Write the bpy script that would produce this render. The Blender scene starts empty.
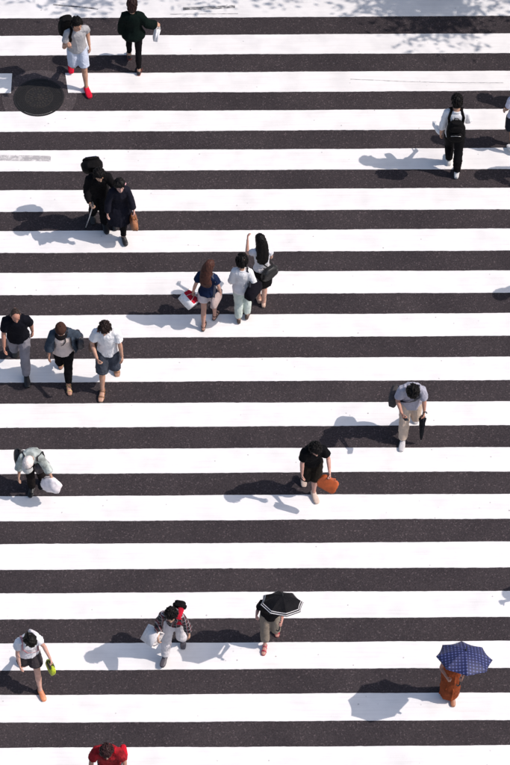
import bpy, math, random, os
import numpy as np
from mathutils import Vector, Matrix

R = math.radians
SC = bpy.context.scene
COL = SC.collection

# ------------------------------------------------------------------ camera
PITCH = R(54)           # looking down onto the crossing from a high terrace
DIST = 45.709
cam = bpy.data.cameras.new('camera')
cam_o = bpy.data.objects.new('camera', cam)
COL.objects.link(cam_o)
cam_o.location = (0, -DIST * math.cos(PITCH), DIST * math.sin(PITCH))
cam_o.rotation_euler = (Matrix.Rotation(math.pi / 2 - PITCH, 4, 'X') @ Matrix.Rotation(R(-0.3), 4, 'Z')).to_euler()
cam.sensor_fit = 'VERTICAL'
cam.sensor_height = 24.0
cam.lens = 2805.3 / 765 * 24
cam.clip_end = 2000
SC.camera = cam_o

# ------------------------------------------------------------------ sky, sun, exposure
SUN_EL, SUN_AZ = 49.0, 4.5      # sun stands to the right, a little towards the viewer
az = R(-SUN_AZ)
sdir = Vector((math.cos(R(SUN_EL)) * math.cos(az), math.cos(R(SUN_EL)) * math.sin(az), math.sin(R(SUN_EL))))
world = bpy.data.worlds.new('World')
SC.world = world
world.use_nodes = True
wn = world.node_tree
sky = wn.nodes.new('ShaderNodeTexSky')
sky.sky_type = 'NISHITA'
sky.sun_disc = False
sky.sun_elevation = R(SUN_EL)
sky.sun_rotation = math.pi / 2 - az
sky.air_density = 1.0
sky.dust_density = 2.2
bg = wn.nodes['Background']
bg.inputs['Strength'].default_value = 0.13
wn.links.new(sky.outputs[0], bg.inputs['Color'])
sun = bpy.data.lights.new('sun', 'SUN')
sun.energy = 3.0
sun.angle = R(0.5)
sun.color = (1.0, 0.925, 0.875)
sun_o = bpy.data.objects.new('sun', sun)
COL.objects.link(sun_o)
sun_o.location = sdir * 60
sun_o.rotation_euler = sdir.to_track_quat('Z', 'Y').to_euler()
SC.view_settings.view_transform = 'Standard'
SC.view_settings.look = 'None'
SC.view_settings.gamma = 1.0
SC.view_settings.exposure = 0.27
SC.view_settings.use_curve_mapping = False
SC.render.engine = 'CYCLES'

# ------------------------------------------------------------------ materials
MATS = {}


def new_mat(name):
    m = bpy.data.materials.new(name)
    m.use_nodes = True
    nt = m.node_tree
    return m, nt, nt.nodes['Principled BSDF']


def node(nt, kind, **kw):
    n = nt.nodes.new(kind)
    for k, v in kw.items():
        if k.startswith('i_'):
            n.inputs[k[2:].replace('_', ' ')].default_value = v
        else:
            setattr(n, k, v)
    return n


def ramp(nt, src, stops):
    r = nt.nodes.new('ShaderNodeValToRGB')
    e = r.color_ramp.elements
    while len(e) > 1:
        e.remove(e[0])
    e[0].position, e[0].color = stops[0][0], (*stops[0][1], 1)
    for p, c in stops[1:]:
        k = e.new(p)
        k.color = (*c, 1)
    nt.links.new(src, r.inputs[0])
    return r


def coords(nt, scale=(1, 1, 1), loc=(0, 0, 0)):
    tc = nt.nodes.new('ShaderNodeTexCoord')
    mp = nt.nodes.new('ShaderNodeMapping')
    mp.inputs['Scale'].default_value = scale
    mp.inputs['Location'].default_value = loc
    nt.links.new(tc.outputs['Object'], mp.inputs[0])
    return mp.outputs[0]


def bump(nt, bs, src, strength, dist):
    b = nt.nodes.new('ShaderNodeBump')
    b.inputs['Strength'].default_value = strength
    b.inputs['Distance'].default_value = dist
    nt.links.new(src, b.inputs['Height'])
    nt.links.new(b.outputs[0], bs.inputs['Normal'])
    return b


def mix(nt, fac, a, b, mode='MIX'):
    m = nt.nodes.new('ShaderNodeMix')
    m.data_type = 'RGBA'
    m.blend_type = mode
    for sock, v in ((m.inputs[0], fac), (m.inputs[6], a), (m.inputs[7], b)):
        if hasattr(v, 'is_output'):
            nt.links.new(v, sock)
        elif isinstance(v, (int, float)):
            sock.default_value = v
        else:
            sock.default_value = (*v, 1)
    return m.outputs[2]


def fabric(c, rough=0.85, var=0.12, key='cloth'):
    k = (key, tuple(c), rough)
    if k in MATS:
        return MATS[k]
    m, nt, bs = new_mat('woven_cloth')
    co = coords(nt)
    n = node(nt, 'ShaderNodeTexNoise', i_Scale=9.0, i_Detail=4.0)
    nt.links.new(co, n.inputs[0])
    lo = tuple(max(0, x * (1 - var)) for x in c)
    hi = tuple(min(0.9, x * (1 + var)) for x in c)
    r = ramp(nt, n.outputs[0], [(0.3, lo), (0.7, hi)])
    nt.links.new(r.outputs[0], bs.inputs['Base Color'])
    bs.inputs['Roughness'].default_value = rough
    bs.inputs['Specular IOR Level'].default_value = 0.08
    n2 = node(nt, 'ShaderNodeTexNoise', i_Scale=15.0, i_Detail=6.0, i_Roughness=0.62, i_Distortion=1.2)
    nt.links.new(co, n2.inputs[0])
    bump(nt, bs, n2.outputs[0], 0.65, 0.022)
    MATS[k] = m
    return m


def leather(c, rough=0.45):
    k = ('leather', tuple(c), rough)
    if k in MATS:
        return MATS[k]
    m, nt, bs = new_mat('leather')
    co = coords(nt)
    n = node(nt, 'ShaderNodeTexNoise', i_Scale=14.0, i_Detail=5.0)
    nt.links.new(co, n.inputs[0])
    r = ramp(nt, n.outputs[0], [(0.3, tuple(x * 0.75 for x in c)), (0.7, tuple(min(.9, x * 1.2) for x in c))])
    nt.links.new(r.outputs[0], bs.inputs['Base Color'])
    bs.inputs['Roughness'].default_value = rough
    n2 = node(nt, 'ShaderNodeTexVoronoi', i_Scale=120.0)
    nt.links.new(co, n2.inputs[0])
    bump(nt, bs, n2.outputs[0], 0.3, 0.002)
    MATS[k] = m
    return m


def skin(c):
    k = ('skin', tuple(c))
    if k in MATS:
        return MATS[k]
    m, nt, bs = new_mat('skin')
    co = coords(nt)
    n = node(nt, 'ShaderNodeTexNoise', i_Scale=16.0, i_Detail=4.0)
    nt.links.new(co, n.inputs[0])
    r = ramp(nt, n.outputs[0], [(0.3, (c[0] * .88, c[1] * .78, c[2] * .75)), (0.7, (c[0] * 1.08, c[1] * 1.08, c[2] * 1.08))])
    nt.links.new(r.outputs[0], bs.inputs['Base Color'])
    bs.inputs['Roughness'].default_value = 0.5
    bs.inputs['Specular IOR Level'].default_value = 0.35
    bs.inputs['Subsurface Weight'].default_value = 0.12
    bs.inputs['Subsurface Radius'].default_value = (0.02, 0.008, 0.004)
    bs.inputs['Subsurface Scale'].default_value = 0.5
    MATS[k] = m
    return m


def hair_mat(c):
    k = ('hair', tuple(c))
    if k in MATS:
        return MATS[k]
    m, nt, bs = new_mat('hair')
    co = coords(nt, (1, 1, 0.25))
    n = node(nt, 'ShaderNodeTexNoise', i_Scale=90.0, i_Detail=4.0)
    nt.links.new(co, n.inputs[0])
    r = ramp(nt, n.outputs[0], [(0.3, tuple(x * .5 for x in c)), (0.75, tuple(x * 1.7 for x in c))])
    nt.links.new(r.outputs[0], bs.inputs['Base Color'])
    bs.inputs['Roughness'].default_value = 0.5
    bs.inputs['Specular IOR Level'].default_value = 0.14
    bump(nt, bs, n.outputs[0], 0.6, 0.006)
    MATS[k] = m
    return m


def plain(c, rough=0.5, metal=0.0):
    k = ('plain', tuple(c), rough, metal)
    if k in MATS:
        return MATS[k]
    m, nt, bs = new_mat('smooth_finish')
    co = coords(nt)
    n = node(nt, 'ShaderNodeTexNoise', i_Scale=25.0, i_Detail=3.0)
    nt.links.new(co, n.inputs[0])
    r = ramp(nt, n.outputs[0], [(0.3, tuple(x * .85 for x in c)), (0.7, tuple(min(.9, x * 1.1) for x in c))])
    nt.links.new(r.outputs[0], bs.inputs['Base Color'])
    bs.inputs['Roughness'].default_value = rough
    bs.inputs['Metallic'].default_value = metal
    MATS[k] = m
    return m


def band(nt, src, freq, duty):
    """1 inside the stripe of every repeat, 0 outside."""
    a = node(nt, 'ShaderNodeMath', operation='MULTIPLY')
    a.inputs[1].default_value = freq
    nt.links.new(src, a.inputs[0])
    f = node(nt, 'ShaderNodeMath', operation='FRACT')
    nt.links.new(a.outputs[0], f.inputs[0])
    l = node(nt, 'ShaderNodeMath', operation='LESS_THAN')
    l.inputs[1].default_value = duty
    nt.links.new(f.outputs[0], l.inputs[0])
    return l.outputs[0]


def plaid(base, second, line, freq=9.0):
    m, nt, bs = new_mat('plaid_cloth')
    co = coords(nt)
    sx = node(nt, 'ShaderNodeSeparateXYZ')
    nt.links.new(co, sx.inputs[0])
    xy = node(nt, 'ShaderNodeMath', operation='ADD')
    nt.links.new(sx.outputs[0], xy.inputs[0])
    nt.links.new(sx.outputs[1], xy.inputs[1])
    b1 = band(nt, xy.outputs[0], freq, 0.45)
    b2 = band(nt, sx.outputs[2], freq, 0.45)
    c = mix(nt, b1, base, second)
    c = mix(nt, b2, c, mix(nt, 0.5, c, base))
    l1 = band(nt, xy.outputs[0], freq, 0.1)
    l2 = band(nt, sx.outputs[2], freq, 0.1)
    c = mix(nt, l1, c, line)
    c = mix(nt, l2, c, line)
    nt.links.new(c, bs.inputs['Base Color'])
    bs.inputs['Roughness'].default_value = 0.85
    n2 = node(nt, 'ShaderNodeTexNoise', i_Scale=34.0, i_Detail=5.0)
    nt.links.new(co, n2.inputs[0])
    bump(nt, bs, n2.outputs[0], 0.5, 0.006)
    return m


def check_umbrella(base, line, freq):
    m, nt, bs = new_mat('checked_nylon')
    co = coords(nt)
    sx = node(nt, 'ShaderNodeSeparateXYZ')
    nt.links.new(co, sx.inputs[0])
    b1 = band(nt, sx.outputs[0], freq, 0.30)
    b2 = band(nt, sx.outputs[1], freq, 0.30)
    both = node(nt, 'ShaderNodeMath', operation='MULTIPLY')
    nt.links.new(b1, both.inputs[0])
    nt.links.new(b2, both.inputs[1])
    any_ = node(nt, 'ShaderNodeMath', operation='MAXIMUM')
    nt.links.new(b1, any_.inputs[0])
    nt.links.new(b2, any_.inputs[1])
    c = mix(nt, any_.outputs[0], base, tuple(x * .6 + y * .4 * .35 for x, y in zip(base, line)))
    c = mix(nt, both.outputs[0], c, line)
    nt.links.new(c, bs.inputs['Base Color'])
    bs.inputs['Roughness'].default_value = 0.6
    return m


# ------------------------------------------------------------------ mesh helpers
def A3(*v):
    return np.array(v if len(v) > 1 else v[0], float)


def unit(v):
    v = np.asarray(v, float)
    return v / (np.linalg.norm(v) + 1e-12)


class MB:
    def __init__(self):
        self.v, self.f = [], []

    def rings(self, rings, cap=True, closed_path=False):
        """rings: list of (n,3) arrays with the same n; stitched, ends capped."""
        n = len(rings[0])
        base = len(self.v)
        for r in rings:
            self.v.extend(map(tuple, r))
        m = len(rings)
        for i in range(m if closed_path else m - 1):
            a = base + i * n
            b = base + ((i + 1) % m) * n
            for k in range(n):
                k2 = (k + 1) % n
                self.f.append((a + k, a + k2, b + k2, b + k))
        if cap and not closed_path:
            self.f.append(tuple(range(base + n - 1, base - 1, -1)))
            self.f.append(tuple(range(base + (m - 1) * n, base + m * n)))

    def loft(self, specs, n=14, e=1.0, round_ends=True):
        """specs: (centre, half axis u, half axis v)."""
        t = np.linspace(0, 2 * math.pi, n, endpoint=False)
        c, s = np.cos(t), np.sin(t)
        if e != 1.0:
            c = np.sign(c) * np.abs(c) ** e
            s = np.sign(s) * np.abs(s) ** e
        specs = list(specs)
        if round_ends:
            c0, u0, v0 = specs[0]
            c1, u1, v1 = specs[-1]
            r0 = min(np.linalg.norm(u0), np.linalg.norm(v0))
            r1 = min(np.linalg.norm(u1), np.linalg.norm(v1))
            d0 = unit(c0 - specs[1][0])
            d1 = unit(c1 - specs[-2][0])
            specs = [(c0 + d0 * r0 * .42, u0 * .35, v0 * .35), (c0 + d0 * r0 * .25, u0 * .8, v0 * .8)] + specs + \
                    [(c1 + d1 * r1 * .25, u1 * .8, v1 * .8), (c1 + d1 * r1 * .42, u1 * .35, v1 * .35)]
        self.rings([cc[None] + c[:, None] * u[None] + s[:, None] * v[None] for cc, u, v in specs])

    def tube(self, pts, radii, ref=(1, 0, 0), n=12, round_ends=True, closed=False, e=1.0):
        """tube along pts; radii scalars or (along ref, across) pairs."""
        pts = [A3(p) for p in pts]
        if np.isscalar(radii):
            radii = [radii] * len(pts)
        if isinstance(radii, tuple):
            radii = [radii] * len(pts)
        ref = A3(ref)
        sp = []
        m = len(pts)
        for i, p in enumerate(pts):
            if closed:
                t = unit(pts[(i + 1) % m] - pts[i - 1])
            else:
                t = unit(pts[min(i + 1, m - 1)] - pts[max(i - 1, 0)])
            u = ref - t * np.dot(ref, t)
            if np.linalg.norm(u) < 0.05:
                u = A3(0, 1, 0) - t * t[1]
            u = unit(u)
            w = np.cross(t, u)
            a, b = (radii[i], radii[i]) if np.isscalar(radii[i]) else radii[i]
            sp.append((p, u * a, w * b))
        if closed:
            t = np.linspace(0, 2 * math.pi, n, endpoint=False)
            self.rings([c[None] + np.cos(t)[:, None] * u + np.sin(t)[:, None] * w for c, u, w in sp], closed_path=True)
        else:
            self.loft(sp, n, e, round_ends)

    def ball(self, c, u, v, w, n=12, m=7):
        c, u, v, w = A3(c), A3(u), A3(v), A3(w)
        t = np.linspace(0, 2 * math.pi, n, endpoint=False)
        rs = []
        for k in range(m):
            p = math.pi * (k + .35) / (m - .3)
            rs.append(c + math.cos(p) * w - 0 * c + math.sin(p) * (np.cos(t)[:, None] * u + np.sin(t)[:, None] * v))
        self.rings(rs[::-1])

    def box(self, c, u, v, w):
        c, u, v, w = A3(c), A3(u), A3(v), A3(w)
        b = len(self.v)
        for sx, sy, sz in ((-1, -1, -1), (1, -1, -1), (1, 1, -1), (-1, 1, -1), (-1, -1, 1), (1, -1, 1), (1, 1, 1), (-1, 1, 1)):
            self.v.append(tuple(c + sx * u + sy * v + sz * w))
        for f in ((0, 3, 2, 1), (4, 5, 6, 7), (0, 1, 5, 4), (1, 2, 6, 5), (2, 3, 7, 6), (3, 0, 4, 7)):
            self.f.append(tuple(b + i for i in f))

    def rbox(self, c, u, v, w, e=0.35, taper=1.0, n=28, bulge=0.06, p=5.0, soft=0.0):
        """soft box standing along w with rounded corners; soft > 0 lets its sides sag and crease."""
        c, u, v, w = A3(c), A3(u), A3(v), A3(w)
        t = np.linspace(0, 2 * math.pi, n, endpoint=False)
        co, si = np.cos(t), np.sin(t)
        co, si = np.sign(co) * np.abs(co) ** e, np.sign(si) * np.abs(si) ** e
        rs = np.random.RandomState(int(abs(c[0] * 977 + c[2] * 331)) % 9973)
        ph = rs.uniform(0, 6.28, 6)
        rings = []
        for q in (-1, -.985, -.94, -.85, -.65, -.4, -.13, .13, .4, .65, .85, .94, .985, 1):
            s = max(.30, (1 - min(abs(q), .9999) ** p)) ** (1 / p) if abs(q) < 1 else .55
            s *= 1 + bulge * (1 - q * q)
            s *= 1 + (taper - 1) * (q + 1) / 2
            g = 1 + soft * (np.sin(3 * t + ph[0] + 2.2 * q) + .8 * np.sin(5 * t + ph[1] - 4 * q) + .6 * np.sin(8 * t + ph[2] + 7 * q))
            lift = soft * .5 * np.sin(2 * t + ph[3]) * (1 if q > .5 else 0)
            rings.append(c[None] + w[None] * (q + lift)[:, None] + u[None] * (co * s * g)[:, None] + v[None] * (si * s * g)[:, None])
        self.rings(rings)

    def mesh(self, name):
        me = bpy.data.meshes.new(name)
        me.from_pydata([tuple(map(float, p)) for p in self.v], [], self.f)
        me.validate()
        return me

    def build(self, name, mat, parent=None, smooth=True):
        me = self.mesh(name)
        if smooth:
            me.polygons.foreach_set('use_smooth', [True] * len(me.polygons))
        if mat:
            me.materials.append(mat)
        o = bpy.data.objects.new(name, me)
        COL.objects.link(o)
        o.parent = parent
        return o


JOBS = []


def remeshed(o, voxel, smooth_it=2, ratio=1.0, wrinkle=None):
    m = o.modifiers.new('remesh', 'REMESH')
    m.mode = 'VOXEL'
    m.voxel_size = voxel
    m.use_smooth_shade = True
    if smooth_it:
        s = o.modifiers.new('smooth', 'SMOOTH')
        s.iterations = smooth_it
        s.factor = 0.5
    if ratio < 1:
        d = o.modifiers.new('decimate', 'DECIMATE')
        d.ratio = ratio
    JOBS.append((o, wrinkle))
    return o


def waves(P, seed, f, amp, n=9):
    rs = np.random.RandomState(seed)
    out = np.zeros(len(P))
    for i in range(n):
        k = rs.normal(size=3) * A3(f) * (0.6 + 0.25 * i)
        s = np.sin(P @ k + rs.uniform(0, 6.28) + 1.3 * np.sin(P @ (rs.normal(size=3) * A3(f) * .5)))
        out += (1 - 2 * np.abs(s)) / (1 + .45 * i)
    return out * amp / 2.2


def run_jobs():
    bpy.context.view_layer.update()
    dg = bpy.context.evaluated_depsgraph_get()
    new = []
    for o, wr in JOBS:
        new.append(bpy.data.meshes.new_from_object(o.evaluated_get(dg)))
    for (o, wr), me in zip(JOBS, new):
        old = o.data
        o.modifiers.clear()
        me.name = old.name
        if not me.materials and old.materials:
            me.materials.append(old.materials[0])
        o.data = me
        bpy.data.meshes.remove(old)
        if wr:
            seed, f, amp = wr
            nv = len(me.vertices)
            P = np.empty(nv * 3)
            N = np.empty(nv * 3)
            me.vertices.foreach_get('co', P)
            me.vertex_normals.foreach_get('vector', N)
            P, N = P.reshape(-1, 3), N.reshape(-1, 3)
            P = P + N * np.maximum(waves(P, seed, f, amp), -.0045)[:, None]
            me.vertices.foreach_set('co', P.ravel())
            me.update()
        me.polygons.foreach_set('use_smooth', [True] * len(me.polygons))


def tag(o, label=None, cat=None, group=None, kind=None):
    for k, v in (('label', label), ('category', cat), ('group', group), ('kind', kind)):
        if v:
            o[k] = v
    return o


def empty(name, loc, rz=0.0):
    o = bpy.data.objects.new(name, None)
    o.location = loc
    o.rotation_euler = (0, 0, rz)
    o.empty_display_size = 0.3
    COL.objects.link(o)
    return o


# ------------------------------------------------------------------ the setting
def asphalt(name, tone=(0.047, 0.0395, 0.0420), k=1.0):
    m, nt, bs = new_mat(name)
    co = coords(nt)
    big = node(nt, 'ShaderNodeTexNoise', i_Scale=0.9, i_Detail=5.0, i_Roughness=0.6)
    mid = node(nt, 'ShaderNodeTexNoise', i_Scale=38.0, i_Detail=6.0, i_Roughness=0.75)
    agg = node(nt, 'ShaderNodeTexVoronoi', i_Scale=52.0)
    agg2 = node(nt, 'ShaderNodeTexVoronoi', i_Scale=21.0)
    for x in (big, mid, agg, agg2):
        nt.links.new(co, x.inputs['Vector'])
    c1 = ramp(nt, mid.outputs[0], [(0.28, tuple(x * .66 for x in tone)), (0.5, tone), (0.74, tuple(x * 1.42 for x in tone))])
    c2 = ramp(nt, big.outputs[0], [(0.28, (.78, .78, .80)), (0.72, (1.18, 1.16, 1.14))])
    c = mix(nt, 1.0, c1.outputs[0], c2.outputs[0], 'MULTIPLY')
    stone = node(nt, 'ShaderNodeSeparateColor')
    nt.links.new(agg.outputs['Color'], stone.inputs[0])
    chip = ramp(nt, stone.outputs[0], [(0.0, (.80, .80, .80)), (0.6, (1, 1, 1)), (0.94, (1.25, 1.22, 1.2)), (0.98, (2.1, 2.0, 1.95))])
    c = mix(nt, 0.8, c, chip.outputs[0], 'MULTIPLY')
    s2 = node(nt, 'ShaderNodeSeparateColor')
    nt.links.new(agg2.outputs['Color'], s2.inputs[0])
    rare = ramp(nt, s2.outputs[1], [(0.985, (0, 0, 0)), (0.99, (1, 1, 1))])
    near = ramp(nt, agg2.outputs['Distance'], [(0.10, (1, 1, 1)), (0.2, (0, 0, 0))])
    both = mix(nt, 1.0, rare.outputs[0], near.outputs[0], 'MULTIPLY')
    c = mix(nt, both, c, (.16, .15, .15))
    nt.links.new(c, bs.inputs['Base Color'])
    bs.inputs['Roughness'].default_value = 0.92
    bs.inputs['Specular IOR Level'].default_value = 0.04
    h = mix(nt, 0.5, agg.outputs['Distance'], mid.outputs[0])
    bump(nt, bs, h, 0.55, 0.010)
    return m


def road_paint():
    m, nt, bs = new_mat('road_paint')
    co = coords(nt)
    streak = node(nt, 'ShaderNodeTexNoise', i_Scale=1.0, i_Detail=5.0, i_Roughness=0.65)
    nt.links.new(coords(nt, (1.1, 26, 1)), streak.inputs['Vector'])
    soft = node(nt, 'ShaderNodeTexNoise', i_Scale=2.2, i_Detail=4.0)
    fine = node(nt, 'ShaderNodeTexNoise', i_Scale=70.0, i_Detail=5.0, i_Roughness=0.7)
    pit = node(nt, 'ShaderNodeTexVoronoi', i_Scale=17.0)
    for x in (soft, fine, pit):
        nt.links.new(co, x.inputs['Vector'])
    c = ramp(nt, streak.outputs[0], [(0.25, (.735, .70, .675)), (0.5, (.80, .768, .742)), (0.8, (.83, .80, .775))]).outputs[0]
    c2 = ramp(nt, soft.outputs[0], [(0.22, (.86, .86, .87)), (0.55, (1, 1, 1))]).outputs[0]
    c = mix(nt, 1.0, c, c2, 'MULTIPLY')
    # small chips where the paint has come off and the road shows through
    sp = node(nt, 'ShaderNodeSeparateColor')
    nt.links.new(pit.outputs['Color'], sp.inputs[0])
    rare = ramp(nt, sp.outputs[0], [(0.982, (0, 0, 0)), (0.986, (1, 1, 1))]).outputs[0]
    near = ramp(nt, pit.outputs['Distance'], [(0.10, (1, 1, 1)), (0.30, (0, 0, 0))]).outputs[0]
    chips = mix(nt, 1.0, rare, near, 'MULTIPLY')
    c = mix(nt, mix(nt, 1.0, chips, ramp(nt, fine.outputs[0], [(.4, (.2, .2, .2)), (.6, (.9, .9, .9))]).outputs[0], 'MULTIPLY'), c, (.16, .14, .14))
    nt.links.new(c, bs.inputs['Base Color'])
    bs.inputs['Roughness'].default_value = 0.7
    bs.inputs['Specular IOR Level'].default_value = 0.2
    bump(nt, bs, fine.outputs[0], 0.35, 0.004)
    return m


def smear(name, colour, density, sx, sy):
    """a stain lying on the road: dark film broken up into streaks."""
    m, nt, bs = new_mat(name)
    co = coords(nt, (sx, sy, 1))
    n = node(nt, 'ShaderNodeTexNoise', i_Scale=1.0, i_Detail=6.0, i_Roughness=0.7)
    nt.links.new(co, n.inputs['Vector'])
    a = ramp(nt, n.outputs[0], [(0.36, (0, 0, 0)), (0.62, (density,) * 3)])
    nt.links.new(a.outputs[0], bs.inputs['Alpha'])
    bs.inputs['Base Color'].default_value = (*colour, 1)
    bs.inputs['Roughness'].default_value = 0.9
    return m


M_ASPH = asphalt('asphalt')
M_PATCH = asphalt('patch_asphalt', (0.074, 0.062, 0.064))
M_PAINT = road_paint()


def sheet(name, x0, x1, y0, y1, z, mat, parent=None, nx=1, ny=1):
    b = MB()
    for j in range(ny + 1):
        for i in range(nx + 1):
            b.v.append((x0 + (x1 - x0) * i / nx, y0 + (y1 - y0) * j / ny, z))
    for j in range(ny):
        for i in range(nx):
            a = j * (nx + 1) + i
            b.f.append((a, a + 1, a + nx + 2, a + nx + 1))
    return b.build(name, mat, parent, smooth=False)


ground = tag(sheet('ground', -600, 600, -600, 600, -0.06, asphalt('far_ground', (0.09, 0.085, 0.08))), kind='structure')
KERB_Y = 8.95
road = tag(sheet('road', -60, 60, -30, KERB_Y, 0.0, M_ASPH), kind='structure')

# crosswalk bars: each a thin slab of thermoplastic paint with slightly ragged edges
Y0, PER, DARK = 8.1244, 0.9, 0.4283
rnd = random.Random(4)


def stripe(k, x0, x1, name='crosswalk_stripe', skew0=0.0, skew1=0.0):
    yt = Y0 - PER * (k - 1) - DARK
    yb = Y0 - PER * k
    b = MB()
    n = max(2, int((x1 - x0) / 0.05))
    ph = [rnd.uniform(0, 6.28) for _ in range(6)]
    zt = 0.006

    def edge(x, s):
        q = 0.003 * math.sin(x * .9 + ph[s]) + 0.002 * math.sin(x * 3.7 + ph[s + 2])
        q += rnd.gauss(0, 0.0012)
        if rnd.random() < 0.012:
            q -= rnd.uniform(.003, .010)
        return q
    for i in range(n + 1):
        x = x0 + (x1 - x0) * i / n
        sk = skew0 if i == 0 else (skew1 if i == n else 0.0)
        b.v += [(x, yb - edge(x, 0), 0.0005), (x, yb - edge(x, 0) + .002, zt), (x + sk, yt + edge(x, 1) - .002, zt), (x + sk, yt + edge(x, 1), 0.0005)]
    for i in range(n):
        a = i * 4
        for q in range(3):
            b.f.append((a + q, a + 4 + q, a + 5 + q, a + 1 + q))
    b.f.append((3, 2, 1, 0))
    e = n * 4
    b.f.append((e, e + 1, e + 2, e + 3))
    return b.build(name, M_PAINT, road, smooth=False)


XL, XR = -10.5, 11.5
HOLE = (-3.776, 6.219)            # centre of the manhole
for k in range(0, 21):
    if k == 2:
        stripe(k, XL, HOLE[0] - 0.50)
        stripe(k, HOLE[0] + 0.51, XR, skew1=0.0, skew0=-0.07)
    else:
        stripe(k, XL, XR)

# marks lying on the paint
M_RUB = smear('rubber_smear', (0.10, 0.095, 0.11), 0.55, 9, 60)
M_GHOST = smear('old_marking_film', (0.40, 0.38, 0.385), 0.85, 7, 9)
M_BLOT = smear('dark_blots', (0.05, 0.05, 0.06), 0.85, 7, 16)


def strip_mark(name, pts, w, mat):
    b = MB()
    for i, (x, y) in enumerate(pts):
        b.v += [(x, y - w / 2, 0.0085), (x, y + w / 2, 0.0085)]
    for i in range(len(pts) - 1):
        b.f.append((2 * i, 2 * i + 2, 2 * i + 3, 2 * i + 1))
    o = b.build(name, mat, road, smooth=False)
    return o


strip_mark('old_marking', [(-5.2, 4.838), (-4.413, 4.828), (-3.893, 4.817), (-3.512, 4.801)], 0.13, M_GHOST)
strip_mark('rubber_mark', [(-3.613, 8.452), (-3.196, 8.402), (-2.797, 8.345)], 0.035, M_BLOT)
strip_mark('rubber_mark', [(-1.263, 8.34), (-.812, 8.353), (-.325, 8.385)], 0.075, M_BLOT)
strip_mark('rubber_mark', [(-1.495, 8.20), (-.9, 8.205), (-.27, 8.21)], 0.022, M_RUB)
strip_mark('scuff_mark', [(1.715, 6.61), (2.121, 6.587), (2.597, 6.551), (3.5, 6.515), (4.414, 6.506)], 0.016, M_RUB)

# patch of younger asphalt round the manhole, then the manhole itself
pb = MB()
ring_n = 64
for r_ in (0.0, 0.66):
    for i in range(ring_n):
        a = i / ring_n * 2 * math.pi
        rr = r_ * (1 + 0.012 * math.sin(3 * a + 1) + 0.008 * math.sin(7 * a))
        pb.v.append((HOLE[0] + rr * math.cos(a), HOLE[1] + rr * math.sin(a), 0.0035))
pb.v = pb.v[ring_n:]
pb.f = [tuple(range(ring_n))]
# the painted bar over its southern rim stays on top: the patch lies below the paint
tag(pb.build('asphalt_patch', M_PATCH, road, smooth=False))


def iron(tone, name):
    m, nt, bs = new_mat(name)
    co = coords(nt)
    n = node(nt, 'ShaderNodeTexNoise', i_Scale=20.0, i_Detail=6.0, i_Roughness=0.7)
    nt.links.new(co, n.inputs['Vector'])
    r = ramp(nt, n.outputs[0], [(0.3, tuple(x * .6 for x in tone)), (0.55, tone), (0.75, (tone[0] * 1.9, tone[1] * 1.6, tone[2] * 1.5))])
    nt.links.new(r.outputs[0], bs.inputs['Base Color'])
    bs.inputs['Roughness'].default_value = 0.7
    bs.inputs['Metallic'].default_value = 0.25
    bump(nt, bs, n.outputs[0], 0.4, 0.004)
    return m


M_IRON = iron((0.013, 0.0115, 0.012), 'cast_iron')
M_WORN = iron((0.030, 0.025, 0.022), 'worn_cast_iron')
hole = tag(empty('manhole_cover', (HOLE[0], HOLE[1], 0.0)), 'round black cast iron manhole cover set between the white bars', 'manhole cover')


def annulus(b, r0, r1, z0, z1, n=72):
    for i in range(n):
        a = i / n * 2 * math.pi
        c, s = math.cos(a), math.sin(a)
        b.v += [(r0 * c, r0 * s, z0), (r0 * c, r0 * s, z1), (r1 * c, r1 * s, z1), (r1 * c, r1 * s, z0)]
    base = len(b.v) - 4 * n
    for i in range(n):
        a, d = base + 4 * i, base + 4 * ((i + 1) % n)
        for q in range(4):
            b.f.append((a + q, a + (q + 1) % 4, d + (q + 1) % 4, d + q))


b = MB(); annulus(b, 0.412, 0.445, 0.0, 0.0125); b.build('frame', M_IRON, hole, smooth=False)
b = MB()
b.v = [(0.405 * math.cos(i / 72 * 2 * math.pi), 0.405 * math.sin(i / 72 * 2 * math.pi), 0.0085) for i in range(72)]
b.f = [tuple(range(72))]
lid = b.build('lid', M_IRON, hole, smooth=False)
b = MB(); annulus(b, 0.392, 0.404, 0.0087, 0.0125); b.build('rim', M_IRON, hole, smooth=False)
b = MB(); annulus(b, 0.232, 0.245, 0.0087, 0.0135); b.build('inner_ring', M_WORN, hole, smooth=False)
b = MB()
g = 0.034
for i in range(-12, 13):
    for j in range(-12, 13):
        x, y = (i + .5 * (j & 1)) * g, j * g * .87
        rr = math.hypot(x, y)
        if .262 < rr < .380:
            b.box((x, y, 0.0105), (.0105, 0, 0), (0, .0105, 0), (0, 0, .0024))
o = b.build('tread_studs', M_IRON, lid, smooth=False); o['kind'] = 'stuff'
b = MB()
rs_ = random.Random(9)
for q in range(3):
    rad, cnt = (.2, .135, .068)[q], (26, 17, 9)[q]
    for i in range(cnt):
        a = 2 * math.pi * (i + .3 * q) / cnt
        c, s = math.cos(a), math.sin(a)
        if rs_.random() < .12:
            continue
        b.box((rad * c, rad * s, .0096 + rs_.uniform(0, .0016)), (.022 * c, .022 * s, 0), (-.013 * s, .013 * c, 0), (0, 0, .0028))
o = b.build('tread_studs', M_WORN, lid, smooth=False); o['kind'] = 'stuff'
b = MB(); annulus(b, 0.0, 0.034, 0.0087, 0.0145, 24); b.build('boss', M_WORN, hole, smooth=False)
M_PIT = plain((0.006, 0.006, 0.006), 0.9)
for i in range(6):
    a = R(20 + 60 * i)
    b = MB(); annulus(b, 0.0, 0.017, 0.0087, 0.0142, 14)
    o = b.build('key_hole', M_PIT, hole, smooth=False)
    o.location = (.318 * math.cos(a), .318 * math.sin(a), 0)

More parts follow.
